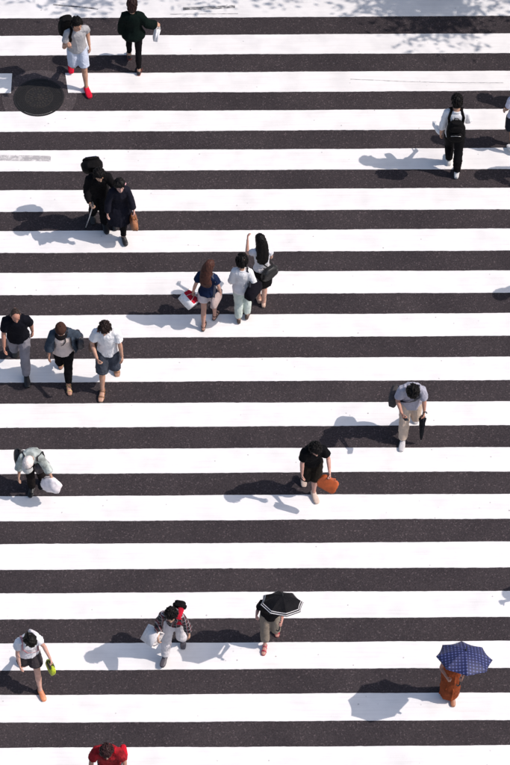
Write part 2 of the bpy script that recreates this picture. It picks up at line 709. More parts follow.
# kerb and pavement on the far side, beyond the frame; street trees stand there
M_CONC = fabric((0.36, 0.35, 0.33), 0.9, .15, 'concrete')
kb = MB()
for i in range(50):
    x = -30 + i * 1.2
    kb.box((x, KERB_Y + .09, .035), (.597, 0, 0), (0, .09, 0), (0, 0, .095))
tag(kb.build('kerb', M_CONC, None, smooth=False), kind='structure')
tag(sheet('pavement', -30.6, 29.4, KERB_Y + .18, KERB_Y + 7, 0.125, M_CONC), kind='structure')


def bark():
    m, nt, bs = new_mat('bark')
    n = node(nt, 'ShaderNodeTexNoise', i_Scale=1.0, i_Detail=6.0)
    nt.links.new(coords(nt, (14, 14, 3)), n.inputs['Vector'])
    r = ramp(nt, n.outputs[0], [(0.3, (.05, .04, .03)), (0.7, (.16, .13, .10))])
    nt.links.new(r.outputs[0], bs.inputs['Base Color'])
    bs.inputs['Roughness'].default_value = 0.9
    bump(nt, bs, n.outputs[0], .8, .03)
    return m


def leaf_mat():
    m, nt, bs = new_mat('leaf')
    n = node(nt, 'ShaderNodeTexNoise', i_Scale=2.5, i_Detail=4.0)
    nt.links.new(coords(nt), n.inputs['Vector'])
    r = ramp(nt, n.outputs[0], [(0.3, (.028, .06, .015)), (0.7, (.075, .13, .03))])
    nt.links.new(r.outputs[0], bs.inputs['Base Color'])
    bs.inputs['Roughness'].default_value = 0.55
    return m


def make_tree(seed, spread, label):
    rt = random.Random(seed)
    t = empty('street_tree', (0, 0, 0))
    tag(t, label, 'tree', 'trees along the far pavement')
    b = MB()
    b.tube([(0, 0, -.05), (.02, .01, .8), (.05, -.02, 2.2), (.03, .03, 3.6), (0, 0, 5.6)], [.19, .15, .13, .10, .04])
    tips = []
    for i in range(13):
        a = i * 2.4 + rt.uniform(-.3, .3)
        z0 = 2.9 + 2.4 * i / 13
        L = spread * (1.0 - .35 * i / 13) * rt.uniform(.75, 1.1)
        p0 = A3(.03, 0, z0)
        p1 = p0 + A3(math.cos(a) * L * .45, math.sin(a) * L * .45, .7)
        p2 = p0 + A3(math.cos(a) * L, math.sin(a) * L, 1.1 + rt.uniform(-.2, .5))
        b.tube([p0, p1, p2], [.06, .04, .015], n=8)
        tips += [(p1 + p2) / 2, p2]
        for q in range(3):
            a2 = a + rt.uniform(-1.1, 1.1)
            p3 = p1 + (p2 - p1) * rt.uniform(.2, .9)
            p4 = p3 + A3(math.cos(a2), math.sin(a2), rt.uniform(0, .8)) * rt.uniform(.5, .9)
            b.tube([p3, (p3 + p4) / 2 + A3(0, 0, .05), p4], [.02, .014, .006], n=6)
            tips += [p4, (p3 + p4) / 2]
    b.build('trunk', M_BARK, t)
    rg = np.random.RandomState(seed)
    n = 12500
    tips = np.array(tips)
    # leaves gather in clumps round the twigs and leave gaps between them
    c = tips[rg.randint(0, len(tips), n)] + rg.normal(size=(n, 3)) * A3(.30, .30, .20)
    d1 = rg.normal(size=(n, 3)); d1 /= np.linalg.norm(d1, axis=1)[:, None]
    d2 = np.cross(d1, rg.normal(size=(n, 3))); d2 /= np.linalg.norm(d2, axis=1)[:, None]
    s = rg.uniform(.032, .068, n)[:, None]
    V = np.stack([c - d1 * s * 1.3, c + d2 * s * .6, c + d1 * s * 1.3, c - d2 * s * .6], 1).reshape(-1, 3)
    me = bpy.data.meshes.new('crown')
    me.from_pydata(V.tolist(), [], np.arange(4 * n).reshape(-1, 4).tolist())
    me.materials.append(M_LEAF)
    o = bpy.data.objects.new('crown', me)
    COL.objects.link(o)
    o.parent = t
    return t


M_BARK, M_LEAF = bark(), leaf_mat()
tr = make_tree(3, 2.4, 'leafy street tree on the far pavement, its shade falling across the first bars')
TREES = [(5.7, 10.3, .124, 0.3, 1.0), (8.7, 10.12, .124, 2.1, 1.12), (0.9, 10.7, .124, 4.0, 1.0), (12.3, 10.0, .124, 5.2, 1.05), (3.2, 10.45, .124, 1.2, .98)]
tree_label = ['leafy street tree on the far pavement, its shade falling across the first bars']
for i, (x, y, z, rz, s) in enumerate(TREES):
    if i == 0:
        t = tr
    else:
        t = tr.copy(); COL.objects.link(t)
        for ch in tr.children:
            c = ch.copy(); COL.objects.link(c); c.parent = t
    t.location, t.rotation_euler, t.scale = (x, y, z), (0, 0, rz), (s, s, s)

# ------------------------------------------------------------------ people: skeleton
#SKEL-BEGIN
def sstep(a, b, x):
    q = min(1.0, max(0.0, (x - a) / (b - a)))
    return q * q * (3 - 2 * q)


def rotz(v, a):
    c, s = math.cos(a), math.sin(a)
    return A3(v[0] * c - v[1] * s, v[0] * s + v[1] * c, v[2])


class Skel:
    """Joints of one figure in its own frame: faces -Y, its left is +X, feet at z = 0."""

    def __init__(self, p):
        k = self.k = p['h'] / 1.70
        self.fem = p.get('sex', 'm') == 'f'
        self.w = p.get('w', 1.0) * .90
        self.lean, self.twist, self.bend = R(p.get('lean', 6)), R(p.get('twist', 0)), R(p.get('bend', 0))
        self.sw = (.145 if self.fem else .165) * k * self.w ** .5
        hipw = .088 * k
        self.legs = {}
        low = 9
        for s, sg in (('L', 1), ('R', -1)):
            lg = p['legs'][s]
            hip, knee, out, mode = lg[:4]
            hj = A3(sg * hipw, 0, -.03 * k)
            a = R(hip)
            o = R(out)
            th = unit(A3(sg * math.sin(o), -math.sin(a) * math.cos(o), -math.cos(a) * math.cos(o)))
            a2 = R(hip - knee)
            sh = unit(A3(sg * math.sin(o) * .6, -math.sin(a2), -math.cos(a2)))
            kn = hj + th * .425 * k
            an = kn + sh * .405 * k
            if mode == 'flat':
                ph = 0.0
            elif mode == 'heel':
                ph = R(-18)
            elif mode == 'toe':
                ph = R(38)
            else:
                ph = max(R(-15), -a2 * .85)
            yaw = sg * R(lg[4] if len(lg) > 4 else 7)
            ff = rotz(A3(0, -math.cos(ph), -math.sin(ph)), yaw)
            fu = rotz(A3(0, -math.sin(ph), math.cos(ph)), yaw)
            heel = an - fu * .078 * k - ff * .055 * k
            toe = an - fu * .078 * k + ff * (.12 if mode == 'toe' else .17) * k
            low = min(low, heel[2], toe[2])
            self.legs[s] = [hj, kn, an, ff, fu]
        self.pel = A3(0, 0, -low)
        for s in 'LR':
            for i in range(3):
                self.legs[s][i] = self.legs[s][i] + self.pel
        # spine sampled upward from the pelvis
        self.ts = np.linspace(0, .56, 57)
        pos = [self.pel]
        for t in self.ts[:-1]:
            pos.append(pos[-1] + self.updir(t) * (.01 * k))
        self.sp = np.array(pos)
        c, up, side, fwd = self.spine(.470)
        self.sh = {'L': c + side * self.sw, 'R': c - side * self.sw}
        self.arms = {}
        tw = self.twist
        for s, sg in (('L', 1), ('R', -1)):
            ua, fa = p['arms'][s][:2]
            conv = lambda v: unit(rotz(A3(sg * v[0] * .72, -v[1], v[2]), tw))
            S = self.sh[s]
            E = S + conv(ua) * .285 * k
            W = E + conv(fa) * .245 * k
            hd = conv(p['arms'][s][2]) if len(p['arms'][s]) > 2 and p['arms'][s][2] is not None else conv(fa)
            curl = p['arms'][s][3] if len(p['arms'][s]) > 3 else 22
            med = rotz(A3(-sg, 0, 0), tw)
            n = med - hd * np.dot(med, hd)
            if np.linalg.norm(n) < .3:
                n = rotz(A3(0, 1, 0), tw)
                n = n - hd * np.dot(n, hd)
            n = unit(n)
            wv = np.cross(n, hd)
            if np.dot(wv, rotz(A3(0, -1, .6), tw)) < 0:
                wv = -wv
            self.arms[s] = [S, E, W, hd, n, wv, curl]
        hp, hy = p.get('head', (12, 0))
        ha, hyw = R(hp), R(hy)
        self.hfwd = rotz(A3(0, -math.cos(ha), -math.sin(ha)), hyw)
        self.hup = rotz(A3(0, -math.sin(ha), math.cos(ha)), hyw)
        self.hside = np.cross(self.hup, -self.hfwd) * -1
        if np.dot(self.hside, rotz(A3(1, 0, 0), hyw)) < 0:
            self.hside = -self.hside
        nb, up, side, fwd = self.spine(.53)
        self.nb = nb
        nd = unit(up * .6 + self.hup * .5 + fwd * .12)
        self.nt = nb + nd * .085 * k
        self.hk = k ** .5 * p.get('hk', 1.0)
        self.hc = self.nt + self.hup * .092 * self.hk + self.hfwd * .018
        self.headtop = self.hc + self.hup * .12 * self.hk

    def updir(self, t):
        a = self.lean * (.25 + .95 * sstep(0.0, .38, t))
        b = self.bend * sstep(0, .4, t)
        return unit(A3(math.sin(b), -math.sin(a), math.cos(a)))

    def spine(self, t):
        if t <= 0:
            c = self.pel + A3(0, 0, 1) * t * self.k
            return c, A3(0, 0, 1), A3(1, 0, 0), A3(0, -1, 0)
        c = A3([np.interp(t, self.ts, self.sp[:, i]) for i in range(3)])
        up = self.updir(t)
        side = rotz(A3(1, 0, 0), self.twist * sstep(.05, .4, t))
        side = unit(side - up * np.dot(side, up))
        fwd = np.cross(up, side) * -1
        if fwd[1] > 0 and abs(self.twist) < 1.2:
            fwd = -fwd
        return c, up, side, fwd

    PM = np.array([  # t, half width, half depth, forward offset
        (-.115, .085, .075, .0), (-.06, .150, .110, -.008), (-.01, .165, .118, -.010), (.06, .155, .110, -.004), (.14, .143, .102, .002),
        (.24, .150, .108, .002), (.36, .168, .116, -.002), (.43, .172, .108, -.006), (.475, .150, .092, -.010), (.505, .105, .072, -.010), (.535, .062, .060, -.006)])
    PF = np.array([
        (-.115, .085, .075, .0), (-.06, .155, .115, -.010), (-.01, .170, .120, -.014), (.06, .150, .106, -.004), (.14, .124, .090, .002),
        (.24, .132, .096, .006), (.36, .146, .116, .012), (.43, .148, .096, .000), (.475, .130, .080, -.006), (.505, .092, .064, -.008), (.535, .052, .050, -.006)])

    def ring(self, t, off=0.0, woff=None):
        P = self.PF if self.fem else self.PM
        k = self.k
        a = np.interp(t, P[:, 0], P[:, 1]) * k * self.w + off
        b = np.interp(t, P[:, 0], P[:, 2]) * k * self.w + (off if woff is None else woff)
        o = np.interp(t, P[:, 0], P[:, 3]) * k
        c, up, side, fwd = self.spine(t)
        return c + fwd * o, side * a, fwd * b

    def surf(self, t, ang, off=0.0):
        """point on the torso: ang 0 front, 90 its left side, 180 back."""
        c, u, v = self.ring(t, off)
        return c + u * math.sin(R(ang)) + v * math.cos(R(ang))

    def leg_pt(self, s, q):
        hj, kn, an = self.legs[s][:3]
        return hj + (kn - hj) * q if q <= 1 else kn + (an - kn) * (q - 1)

    def arm_pt(self, s, q):
        S, E, W = self.arms[s][:3]
        return S + (E - S) * q if q <= 1 else E + (W - E) * (q - 1)

    def hand(self, s, d=.075):
        S, E, W, hd, n, wv, cu = self.arms[s]
        return W + hd * d * self.k + n * .02


LEG_R = np.array([(0, .084), (.25, .083), (.6, .068), (.9, .056), (1.0, .054), (1.15, .052), (1.35, .055), (1.6, .044), (1.85, .034), (2.0, .035)])
ARM_R = np.array([(0, .056), (.2, .052), (.6, .045), (.95, .039), (1.05, .040), (1.25, .040), (1.6, .032), (1.9, .026), (2.0, .026)])
#SKEL-END
HEAD = np.array([  # height, half width, half depth, forward offset
    (-.118, .020, .020, .052), (-.108, .036, .038, .044), (-.085, .050, .060, .030), (-.05, .061, .078, .016), (-.01, .069, .089, .008),
    (.03, .074, .095, .0), (.06, .074, .096, -.004), (.088, .064, .084, -.006), (.106, .045, .060, -.006), (.117, .020, .028, -.006)])


# ------------------------------------------------------------------ people: surfaces
def leg_tube(b, S, s, q0, q1, off, flare=0.0, n=14, soft=True):
    qs = [q for q in (0, .15, .35, .6, .85, .95, 1.0, 1.05, 1.15, 1.35, 1.6, 1.85, 2.0) if q0 < q < q1]
    qs = [q0] + qs + [q1]
    pts, rr = [], []
    for q in qs:
        p = S.leg_pt(s, q)
        if .9 < q < 1.1 and soft:   # round the knee
            p = p * .5 + (S.leg_pt(s, .88) + S.leg_pt(s, 1.12)) * .25
        if 1.1 < q < 1.75:          # calf belongs to the back of the shin
            p = p + A3(0, .012, 0)
        pts.append(p)
        r = np.interp(q, LEG_R[:, 0], LEG_R[:, 1]) * S.k * S.w ** .6
        rr.append(r + off + flare * max(0, q - q0) / max(.01, q1 - q0))
    b.tube(pts, rr, ref=(1, 0, 0), n=n)


def arm_tube(b, S, s, q0, q1, off, flare=0.0, n=12):
    qs = [q for q in (0, .2, .5, .8, .95, 1.05, 1.25, 1.6, 1.9) if q0 < q < q1]
    qs = [q0] + qs + [q1]
    pts, rr = [], []
    sg = 1 if s == 'L' else -1
    c, up, side, fwd = S.spine(.46)
    pts.append(c + side * sg * S.sw * .45); rr.append(.050 * S.k + off)
    pts.append(c + side * sg * S.sw * .80 + up * .012); rr.append(.055 * S.k + off)
    for q in qs:
        pts.append(S.arm_pt(s, q))
        r = np.interp(q, ARM_R[:, 0], ARM_R[:, 1]) * S.k * S.w ** .5 * (.9 if S.fem else 1.0)
        rr.append(r + off + flare * max(0, q - q0) / max(.01, q1 - q0))
    b.tube(pts, rr, ref=(0, 1, 0.2), n=n)


def add_hand(b, S, s):
    Sx, E, W, d, n, w, curl = S.arms[s]
    k = S.k * (.92 if S.fem else 1.0)
    b.tube([W - d * .02, W + d * .015 * k, W + d * .05 * k, W + d * .088 * k], [(.024 * k, .019 * k), (.030 * k, .017 * k), (.041 * k, .016 * k), (.039 * k, .013 * k)], ref=w, n=12)
    cr = R(curl)
    for i, (L, o) in enumerate(((.068, .031), (.076, .0105), (.070, -.0105), (.055, -.031))):
        p = W + d * .082 * k + w * o * k
        a = .12 + (.0 if curl > 40 else .03 * i)
        pts = [p]
        dd = unit(d + w * o * 3.2)
        for f in (.45, .32, .23):
            a += cr * .9
            pts.append(pts[-1] + (dd * math.cos(a) + n * math.sin(a)) * L * f * 1.05 * k)
        b.tube(pts, [.0092 * k, .0088 * k, .0082 * k, .0070 * k], ref=w, n=8)
    p = W + d * .022 * k + w * .026 * k
    t1 = unit(d * .70 + w * .62 + n * .35)
    t2 = unit(d * .92 + w * .22 + n * (.45 + .4 * math.sin(cr)))
    b.tube([p, p + t1 * .040 * k, p + t1 * .040 * k + t2 * .032 * k, p + t1 * .04 * k + t2 * .056 * k], [.0125 * k, .0105 * k, .0098 * k, .0078 * k], ref=n, n=8)


FOOT = [(-.062, .022, .020, .026), (-.045, .033, .036, .040), (0, .037, .046, .050), (.05, .041, .038, .042), (.10, .046, .028, .031), (.15, .045, .021, .024), (.185, .032, .016, .019)]


def foot_loft(b, S, s, off=0.0, base=0.0, grow=0.0):
    hj, kn, an, ff, fu = S.legs[s]
    side = np.cross(ff, fu)
    k = S.k * (.93 if S.fem else 1.0)
    o = an - fu * .078 * S.k
    sp = []
    for x, a, hgt, zc in FOOT:
        sp.append((o + ff * (x + (grow if x > .1 else -grow if x < -.05 else 0)) * k + fu * (zc * k + base), side * (a * k + off), fu * (hgt * k + off - base * .5)))
    b.loft(sp, 14, .85)


def head_ring(S, h, n, off=0.0):
    k = S.hk
    a = np.interp(h, HEAD[:, 0], HEAD[:, 1]) * k + off
    d = np.interp(h, HEAD[:, 0], HEAD[:, 2]) * k + off
    o = np.interp(h, HEAD[:, 0], HEAD[:, 3]) * k
    return S.hc + S.hup * h * k + S.hfwd * o, S.hside * a, S.hfwd * d


def make_body(S, mat, root):
    b = MB()
    ts = [-.115, -.06, -.01, .06, .14, .24, .36, .43, .475, .505, .535]
    b.loft([S.ring(t) for t in ts], 20)
    # neck and head
    c0 = S.spine(.50)[0]
    rn = (.047 if S.fem else .056) * S.k
    b.tube([c0, S.nb, S.nt, S.nt + (S.hc - S.nt) * .5], [rn * 1.25, rn * 1.05, rn, rn], n=14)
    b.loft([head_ring(S, h, 18) for h in HEAD[:, 0]], 20)
    k = S.hk
    f, u, sd = S.hfwd, S.hup, S.hside
    hc = S.hc
    b.tube([hc + f * .088 * k + u * .022 * k, hc + f * .102 * k - u * .008 * k, hc + f * .112 * k - u * .030 * k, hc + f * .094 * k - u * .042 * k], [.010, .012, .016, .012], ref=sd, n=8)
    for q in (-1, 1):
        b.ball(hc + sd * q * .076 * k - u * .008 * k - f * .004, sd * .012, f * .019 * k, u * .031 * k, 8, 6)
        b.ball(hc + sd * q * .030 * k + f * .082 * k + u * .020 * k, sd * .024, f * .010, u * .008, 8, 5)     # brow
        b.ball(hc + sd * q * .040 * k + f * .068 * k - u * .024 * k, sd * .018, f * .012, u * .018, 8, 5)     # cheek
    b.ball(hc + f * .084 * k - u * .068 * k, sd * .022, f * .011, u * .010, 8, 5)                              # lips
    b.ball(hc + f * .078 * k - u * .098 * k, sd * .020, f * .013, u * .014, 8, 5)                              # chin
    for s in 'LR':
        leg_tube(b, S, s, 0, 2.0, 0.0)
        hj, kn, an, ff, fu = S.legs[s]
        b.tube([S.leg_pt(s, 1.85), an, an - fu * .04 * S.k], [.034 * S.k, .036 * S.k, .034 * S.k], n=10)
        foot_loft(b, S, s)
        arm_tube(b, S, s, 0, 2.0, 0.0)
        add_hand(b, S, s)
    o = b.build('body', mat, root)
    remeshed(o, .0062, 2, .30)
    # eyes and mouth
    for q in (-1, 1):
        e = MB()
        e.ball(hc + sd * q * .031 * k + f * .087 * k + u * .004 * k, sd * .0125, f * .006, u * .0055, 10, 6)
        e.build('eye', M_EYE, root)
    e = MB()
    e.ball(hc + f * .095 * k - u * .067 * k, sd * .019, f * .0035, u * .0045, 10, 5)
    e.build('mouth', M_LIP, root)
    return o


M_EYE = plain((0.012, 0.009, 0.008), 0.25)
M_LIP = plain((0.30, 0.10, 0.09), 0.45)
FRONT = [(0, 60), (40, 64), (62, 78), (80, 96), (105, 104), (130, 128), (180, 136)]
FRINGE = [(0, 70), (35, 72), (60, 86), (80, 108), (105, 112), (130, 132), (180, 142)]


def hair_shell(b, S, limit, thick, seed, start=0.0, n=40, m=13, rough=.0045, top=1.0):
    k = S.hk
    rs = np.random.RandomState(seed)
    al = np.linspace(0, 360, n, endpoint=False)
    lim = np.array([np.interp(min(a, 360 - a), [x for x, _ in limit], [y for _, y in limit]) for a in al]) + rs.normal(size=n) * 2.5
    ph = rs.uniform(0, 6.28, 8)
    rings = []
    for j in range(m + 2):
        t = min(1.0, j / m)
        fi = np.maximum(start, 0) + (np.maximum(lim, start + .5) - start) * t + .0
        fi = np.maximum(fi, 4 if j == 0 and start == 0 else 0)
        fr = np.radians(fi)
        ar = np.radians(al)
        sn = np.where(fi < 90, np.sin(fr) ** .78, 1 - .30 * ((fi - 90) / 50) ** 2)
        th = thick * (1 - .35 * t) + rough * (np.sin(al * .35 + ph[0] + j * .7) + np.sin(al * .61 + ph[1] - j * .4) + .8 * np.sin(al * .17 * 3 + j * 1.7 + ph[2]))
        if j > m:
            th = th * 0 - .012
        if start > 0 and j == 0:
            th = th * 0 - .010
        r_a = (.074 * k + th) * sn
        r_b = (.095 * k + th) * sn
        h = np.where(fi < 90, np.cos(fr) * (.116 * k + th * 1.1 * top), np.cos(fr) * .128 * k)
        off = -.004 + np.where(h < 0, -h * .0, 0)
        rings.append(S.hc[None] + S.hup[None] * h[:, None] + S.hside[None] * (r_a * np.sin(ar))[:, None] + S.hfwd[None] * (r_b * np.cos(ar) + off)[:, None])
    b.rings(rings)


def add_locks(b, S, limit, thick, seed, count=110, length=32, lift=.012):
    """separate tapering locks that lie over the scalp and break its outline."""
    rs = np.random.RandomState(seed)
    k = S.hk

    def pt(al, fi, th):
        lim = 138
        fi = min(fi, lim)
        fr, ar = math.radians(fi), math.radians(al)
        sn = math.sin(fr) ** .78 if fi < 90 else 1 - .30 * ((fi - 90) / 50) ** 2
        h = math.cos(fr) * (.116 * k + th * 1.1) if fi < 90 else math.cos(fr) * .128 * k
        return S.hc + S.hup * h + S.hside * (.074 * k + th) * sn * math.sin(ar) + S.hfwd * ((.095 * k + th) * sn * math.cos(ar) - .004)
    for i in range(count):
        al = rs.uniform(0, 360)
        a = min(al, 360 - al)
        lim = np.interp(a, [x for x, _ in limit], [y for _, y in limit])
        f0 = rs.uniform(4, max(8, lim - length * .7))
        sw = rs.normal() * 16
        L = length * rs.uniform(.7, 1.2)
        e = rs.uniform(.2, 1.0) * lift
        b.tube([pt(al, f0, thick - .006), pt(al + sw * .3, f0 + L * .35, thick + e * .6), pt(al + sw * .7, f0 + L * .7, thick + e), pt(al + sw, f0 + L, thick - .002 + e * .8)],
               [(.007, .004), (.011, .006), (.009, .005), (.003, .002)], ref=S.hside, n=6)


def make_hair(S, style, colour, root, seed):
    b = MB()
    m = hair_mat(colour)
    f, u, sd, hc, k = S.hfwd, S.hup, S.hside, S.hc, S.hk
    if style == 'bald':
        hair_shell(b, S, [(0, 10), (40, 16), (58, 40), (70, 92), (90, 102), (130, 124), (180, 132)], .014, seed, rough=.001)
        return b.build('hair', m, root)
    if style == 'under':
        hair_shell(b, S, FRONT, .010, seed, rough=.001)
        return b.build('hair', m, root)
    if style == 'short':
        hair_shell(b, S, FRONT, .020, seed, rough=.003)
        add_locks(b, S, FRONT, .020, seed)
        return b.build('hair', m, root)
    if style == 'crop':
        hair_shell(b, S, FRINGE, .022, seed, rough=.0045)
        add_locks(b, S, FRINGE, .022, seed, 130, 36, .016)
        return b.build('hair', m, root)
    hair_shell(b, S, FRINGE if style in ('bob', 'long') else FRONT, .025, seed, rough=.003)
    if style in ('bun', 'tail', 'bob'):
        add_locks(b, S, FRONT, .026, seed, 60, 40, .007)
    if style == 'bun':
        c = hc - f * .105 * k + u * .060 * k
        b.ball(c, sd * .045, f * .040, u * .042, 14, 8)
        b.tube([c + u * .01, c - f * .045 + u * .02, c - f * .06 - u * .03], [.022, .02, .008], n=8)
    if style == 'tail':
        p = [hc - f * .09 * k + u * .03, hc - f * .14 * k + u * .01, hc - f * .16 * k - u * .08, hc - f * .14 * k - u * .17]
        b.tube(p, [.026, .032, .028, .010], ref=sd, n=12)
    if style == 'bob':
        b.tube([hc - f * .03 * k + u * .02, hc - f * .045 * k - u * .06, hc - f * .05 * k - u * .115], [(.088, .080), (.090, .072), (.070, .055)], ref=sd, n=18)
    if style == 'long':
        back1 = S.surf(.42, 180, .035)
        back2 = S.surf(.33, 180, .03)
        back3 = S.surf(.25, 180, .025)
        _, up, side, fwd = S.spine(.4)
        b.tube([hc - f * .02 * k + u * .03, hc - f * .055 * k - u * .04, (hc - f * .085 * k - u * .11 + back1) / 2, back1, back2, back3],
               [(.088, .075), (.094, .060), (.098, .046), (.104, .040), (.092, .034), (.050, .016)], ref=side, n=18)
        for q in (-1, 1):
            b.tube([hc + sd * q * .062 * k + u * .02, hc + sd * q * .074 * k - u * .07 - f * .01, S.spine(.46)[0] + side * q * .085 - fwd * .02, S.surf(.36, 180 - q * 40, .02)],
                   [.026, .028, .028, .014], ref=sd, n=8)
    o = b.build('hair', m, root)
    remeshed(o, .008, 1, .6, (seed, (80, 80, 12), .009))
    return o


def make_cap(S, root, colour, style='cap', colour2=None):
    b = MB()
    f, u, sd, hc, k = S.hfwd, S.hup, S.hside, S.hc, S.hk
    lim = [(0, 70), (90, 80), (180, 92)]
    hair_shell(b, S, lim, .032, 5, n=40, m=9, rough=.0012, top=1.05)
    o = b.build('cap' if style == 'cap' else 'hat', fabric(colour), root)
    b = MB()
    n = 15
    if style == 'cap':
        top, bot = [], []
        for i in range(n):
            a = R(-62 + 124 * i / (n - 1))
            base = hc + u * .034 * k + sd * math.sin(a) * .104 * k + f * math.cos(a) * .118 * k
            tip = base + (f * .075 * math.cos(a) ** .5 + sd * math.sin(a) * .012) - u * (.012 + .015 * math.sin(a) ** 2)
            top.append((base, tip))
        for off in (0, -.004):
            for base, tip in top:
                b.v += [tuple(base + u * off), tuple(tip + u * off)]
        for i in range(n - 1):
            b.f.append((2 * i, 2 * i + 1, 2 * i + 3, 2 * i + 2))
            q = 2 * n
            b.f.append((q + 2 * i, q + 2 * i + 2, q + 2 * i + 3, q + 2 * i + 1))
            b.f.append((2 * i + 1, q + 2 * i + 1, q + 2 * i + 3, 2 * i + 3))
        b.build('visor', fabric(colour2 or colour), o)
        b2 = MB(); b2.ball(hc + u * .153 * k - f * .004, sd * .010, f * .010, u * .006, 8, 5)
        b2.build('button', fabric(colour2 or colour), o)
    else:
        rings = []
        for r_, z in ((.094, .052), (.098, .046), (.128, .034), (.162, .016), (.162, .011), (.128, .028), (.094, .040)):
            t = np.linspace(0, 2 * math.pi, 36, endpoint=False)
            w = .006 * np.sin(3 * t + 1)
            rings.append(hc[None] + u[None] * (z * k + w * (r_ - .09) * 14)[:, None] + sd[None] * (np.cos(t) * (r_ - .004))[:, None] + f[None] * (np.sin(t) * (r_ + .022))[:, None])
        b.rings(rings, cap=False)
        b.build('brim', fabric(colour2 or colour), o)
        b = MB()
        t = np.linspace(0, 2 * math.pi, 36, endpoint=False)
        b.rings([hc[None] + u[None] * z * k + sd[None] * (np.cos(t) * (a_))[:, None] + f[None] * (np.sin(t) * (a_ + .021) - .004)[:, None] for a_, z in ((.099, .050), (.110, .052), (.107, .078), (.094, .080))], cap=False)
        b.build('hat_band', fabric((.012, .011, .012)), o)
    return o


def make_top(S, root, mat, name='shirt', sleeve=.6, hem=-.05, off=.020, soff=.018, sflare=.012, flare=.10, seed=1, collar=None, wr=.010, neck=.515):
    b = MB()
    ts = [t for t in (-.30, -.24, -.18, -.12, -.06, -.01, .06, .14, .24, .36, .43, .475, .50) if hem < t < neck]
    ts = [hem] + ts + [neck]
    sp = []
    for t in ts:
        tt = max(t, -.03)
        c, u, v = S.ring(tt, off * .95)
        if t < -.03:
            c = c + A3(0, 0, 1) * (t + .03) * S.k
        # the hem follows the nearer thigh and hangs clear of the hips
        g = 1 + flare * sstep(.2, -.25, t) if t < .2 else 1.0
        if t < .2 and flare:
            g = 1 + flare * (0.2 - t) / .45
        mn = (.012 if t > .45 else 0)
        sp.append((c, u * g, v * g))
    b.loft(sp, 22)
    for s in 'LR':
        if sleeve > 0:
            arm_tube(b, S, s, 0, sleeve, soff * .80, sflare * .85)
    o = b.build(name, mat, root)
    remeshed(o, .010, 2, .6, (seed, (26, 26, 11), wr))
    if collar:
        b = MB()
        c, u, v = S.ring(.512, .012)
        _, up, side, fwd = S.spine(.512)
        t = np.linspace(0, 2 * math.pi, 26, endpoint=False)
        rr = []
        for a_, z in ((.92, -.012), (1.05, .004), (.88, .032), (.80, .036), (.80, .0)):
            rr.append(c[None] + up[None] * (z + .010 * -np.sin(t) * 1.0)[:, None] + (u * a_)[None] * np.cos(t)[:, None] + (v * a_)[None] * np.sin(t)[:, None])
        b.rings(rr, cap=False)
        b.build('collar', collar, o)
    return o


def make_trousers(S, root, mat, q1=1.9, off=.014, flare=.012, name='trousers', seed=2, top=.075):
    b = MB()
    b.loft([S.ring(t, min(off, .016) * (.9 if t < 0 else .5)) for t in (-.115, -.06, -.01, .05, top)], 20)
    for s in 'LR':
        leg_tube(b, S, s, 0.0, q1, off, flare)
    o = b.build(name, mat, root)
    remeshed(o, .010, 2, .6, (seed, (20, 20, 26), .008))
    return o


def make_skirt(S, root, mat, q1=.9, off=.03, flare=.05, name='skirt', seed=3, top=.12, pleat=.012):
    b = MB()
    sp = [S.ring(top, .012), S.ring(.06, .014), S.ring(0, .018)]
    qs = np.linspace(.12, q1, 7)
    for q in qs:
        a, c = S.leg_pt('L', q), S.leg_pt('R', q)
        r = np.interp(q, LEG_R[:, 0], LEG_R[:, 1]) * S.k + off + flare * q / q1
        m = (a + c) / 2
        m[2] = min(a[2], c[2]) * .6 + m[2] * .4
        sp.append((m, A3(1, 0, 0) * max(.155 * S.k, abs(a[0] - c[0]) / 2 + r), A3(0, -1, 0) * max(.12 * S.k, abs(a[1] - c[1]) / 2 + r * .95)))
    for i in range(4, len(sp)):     # never climb back up
        if sp[i][0][2] > sp[i - 1][0][2] - .01:
            sp[i][0][2] = sp[i - 1][0][2] - .02
    b.loft(sp, 26, round_ends=False)
    o = b.build(name, mat, root)
    remeshed(o, .011, 2, .6, (seed, (24, 24, 4), pleat))
    return o


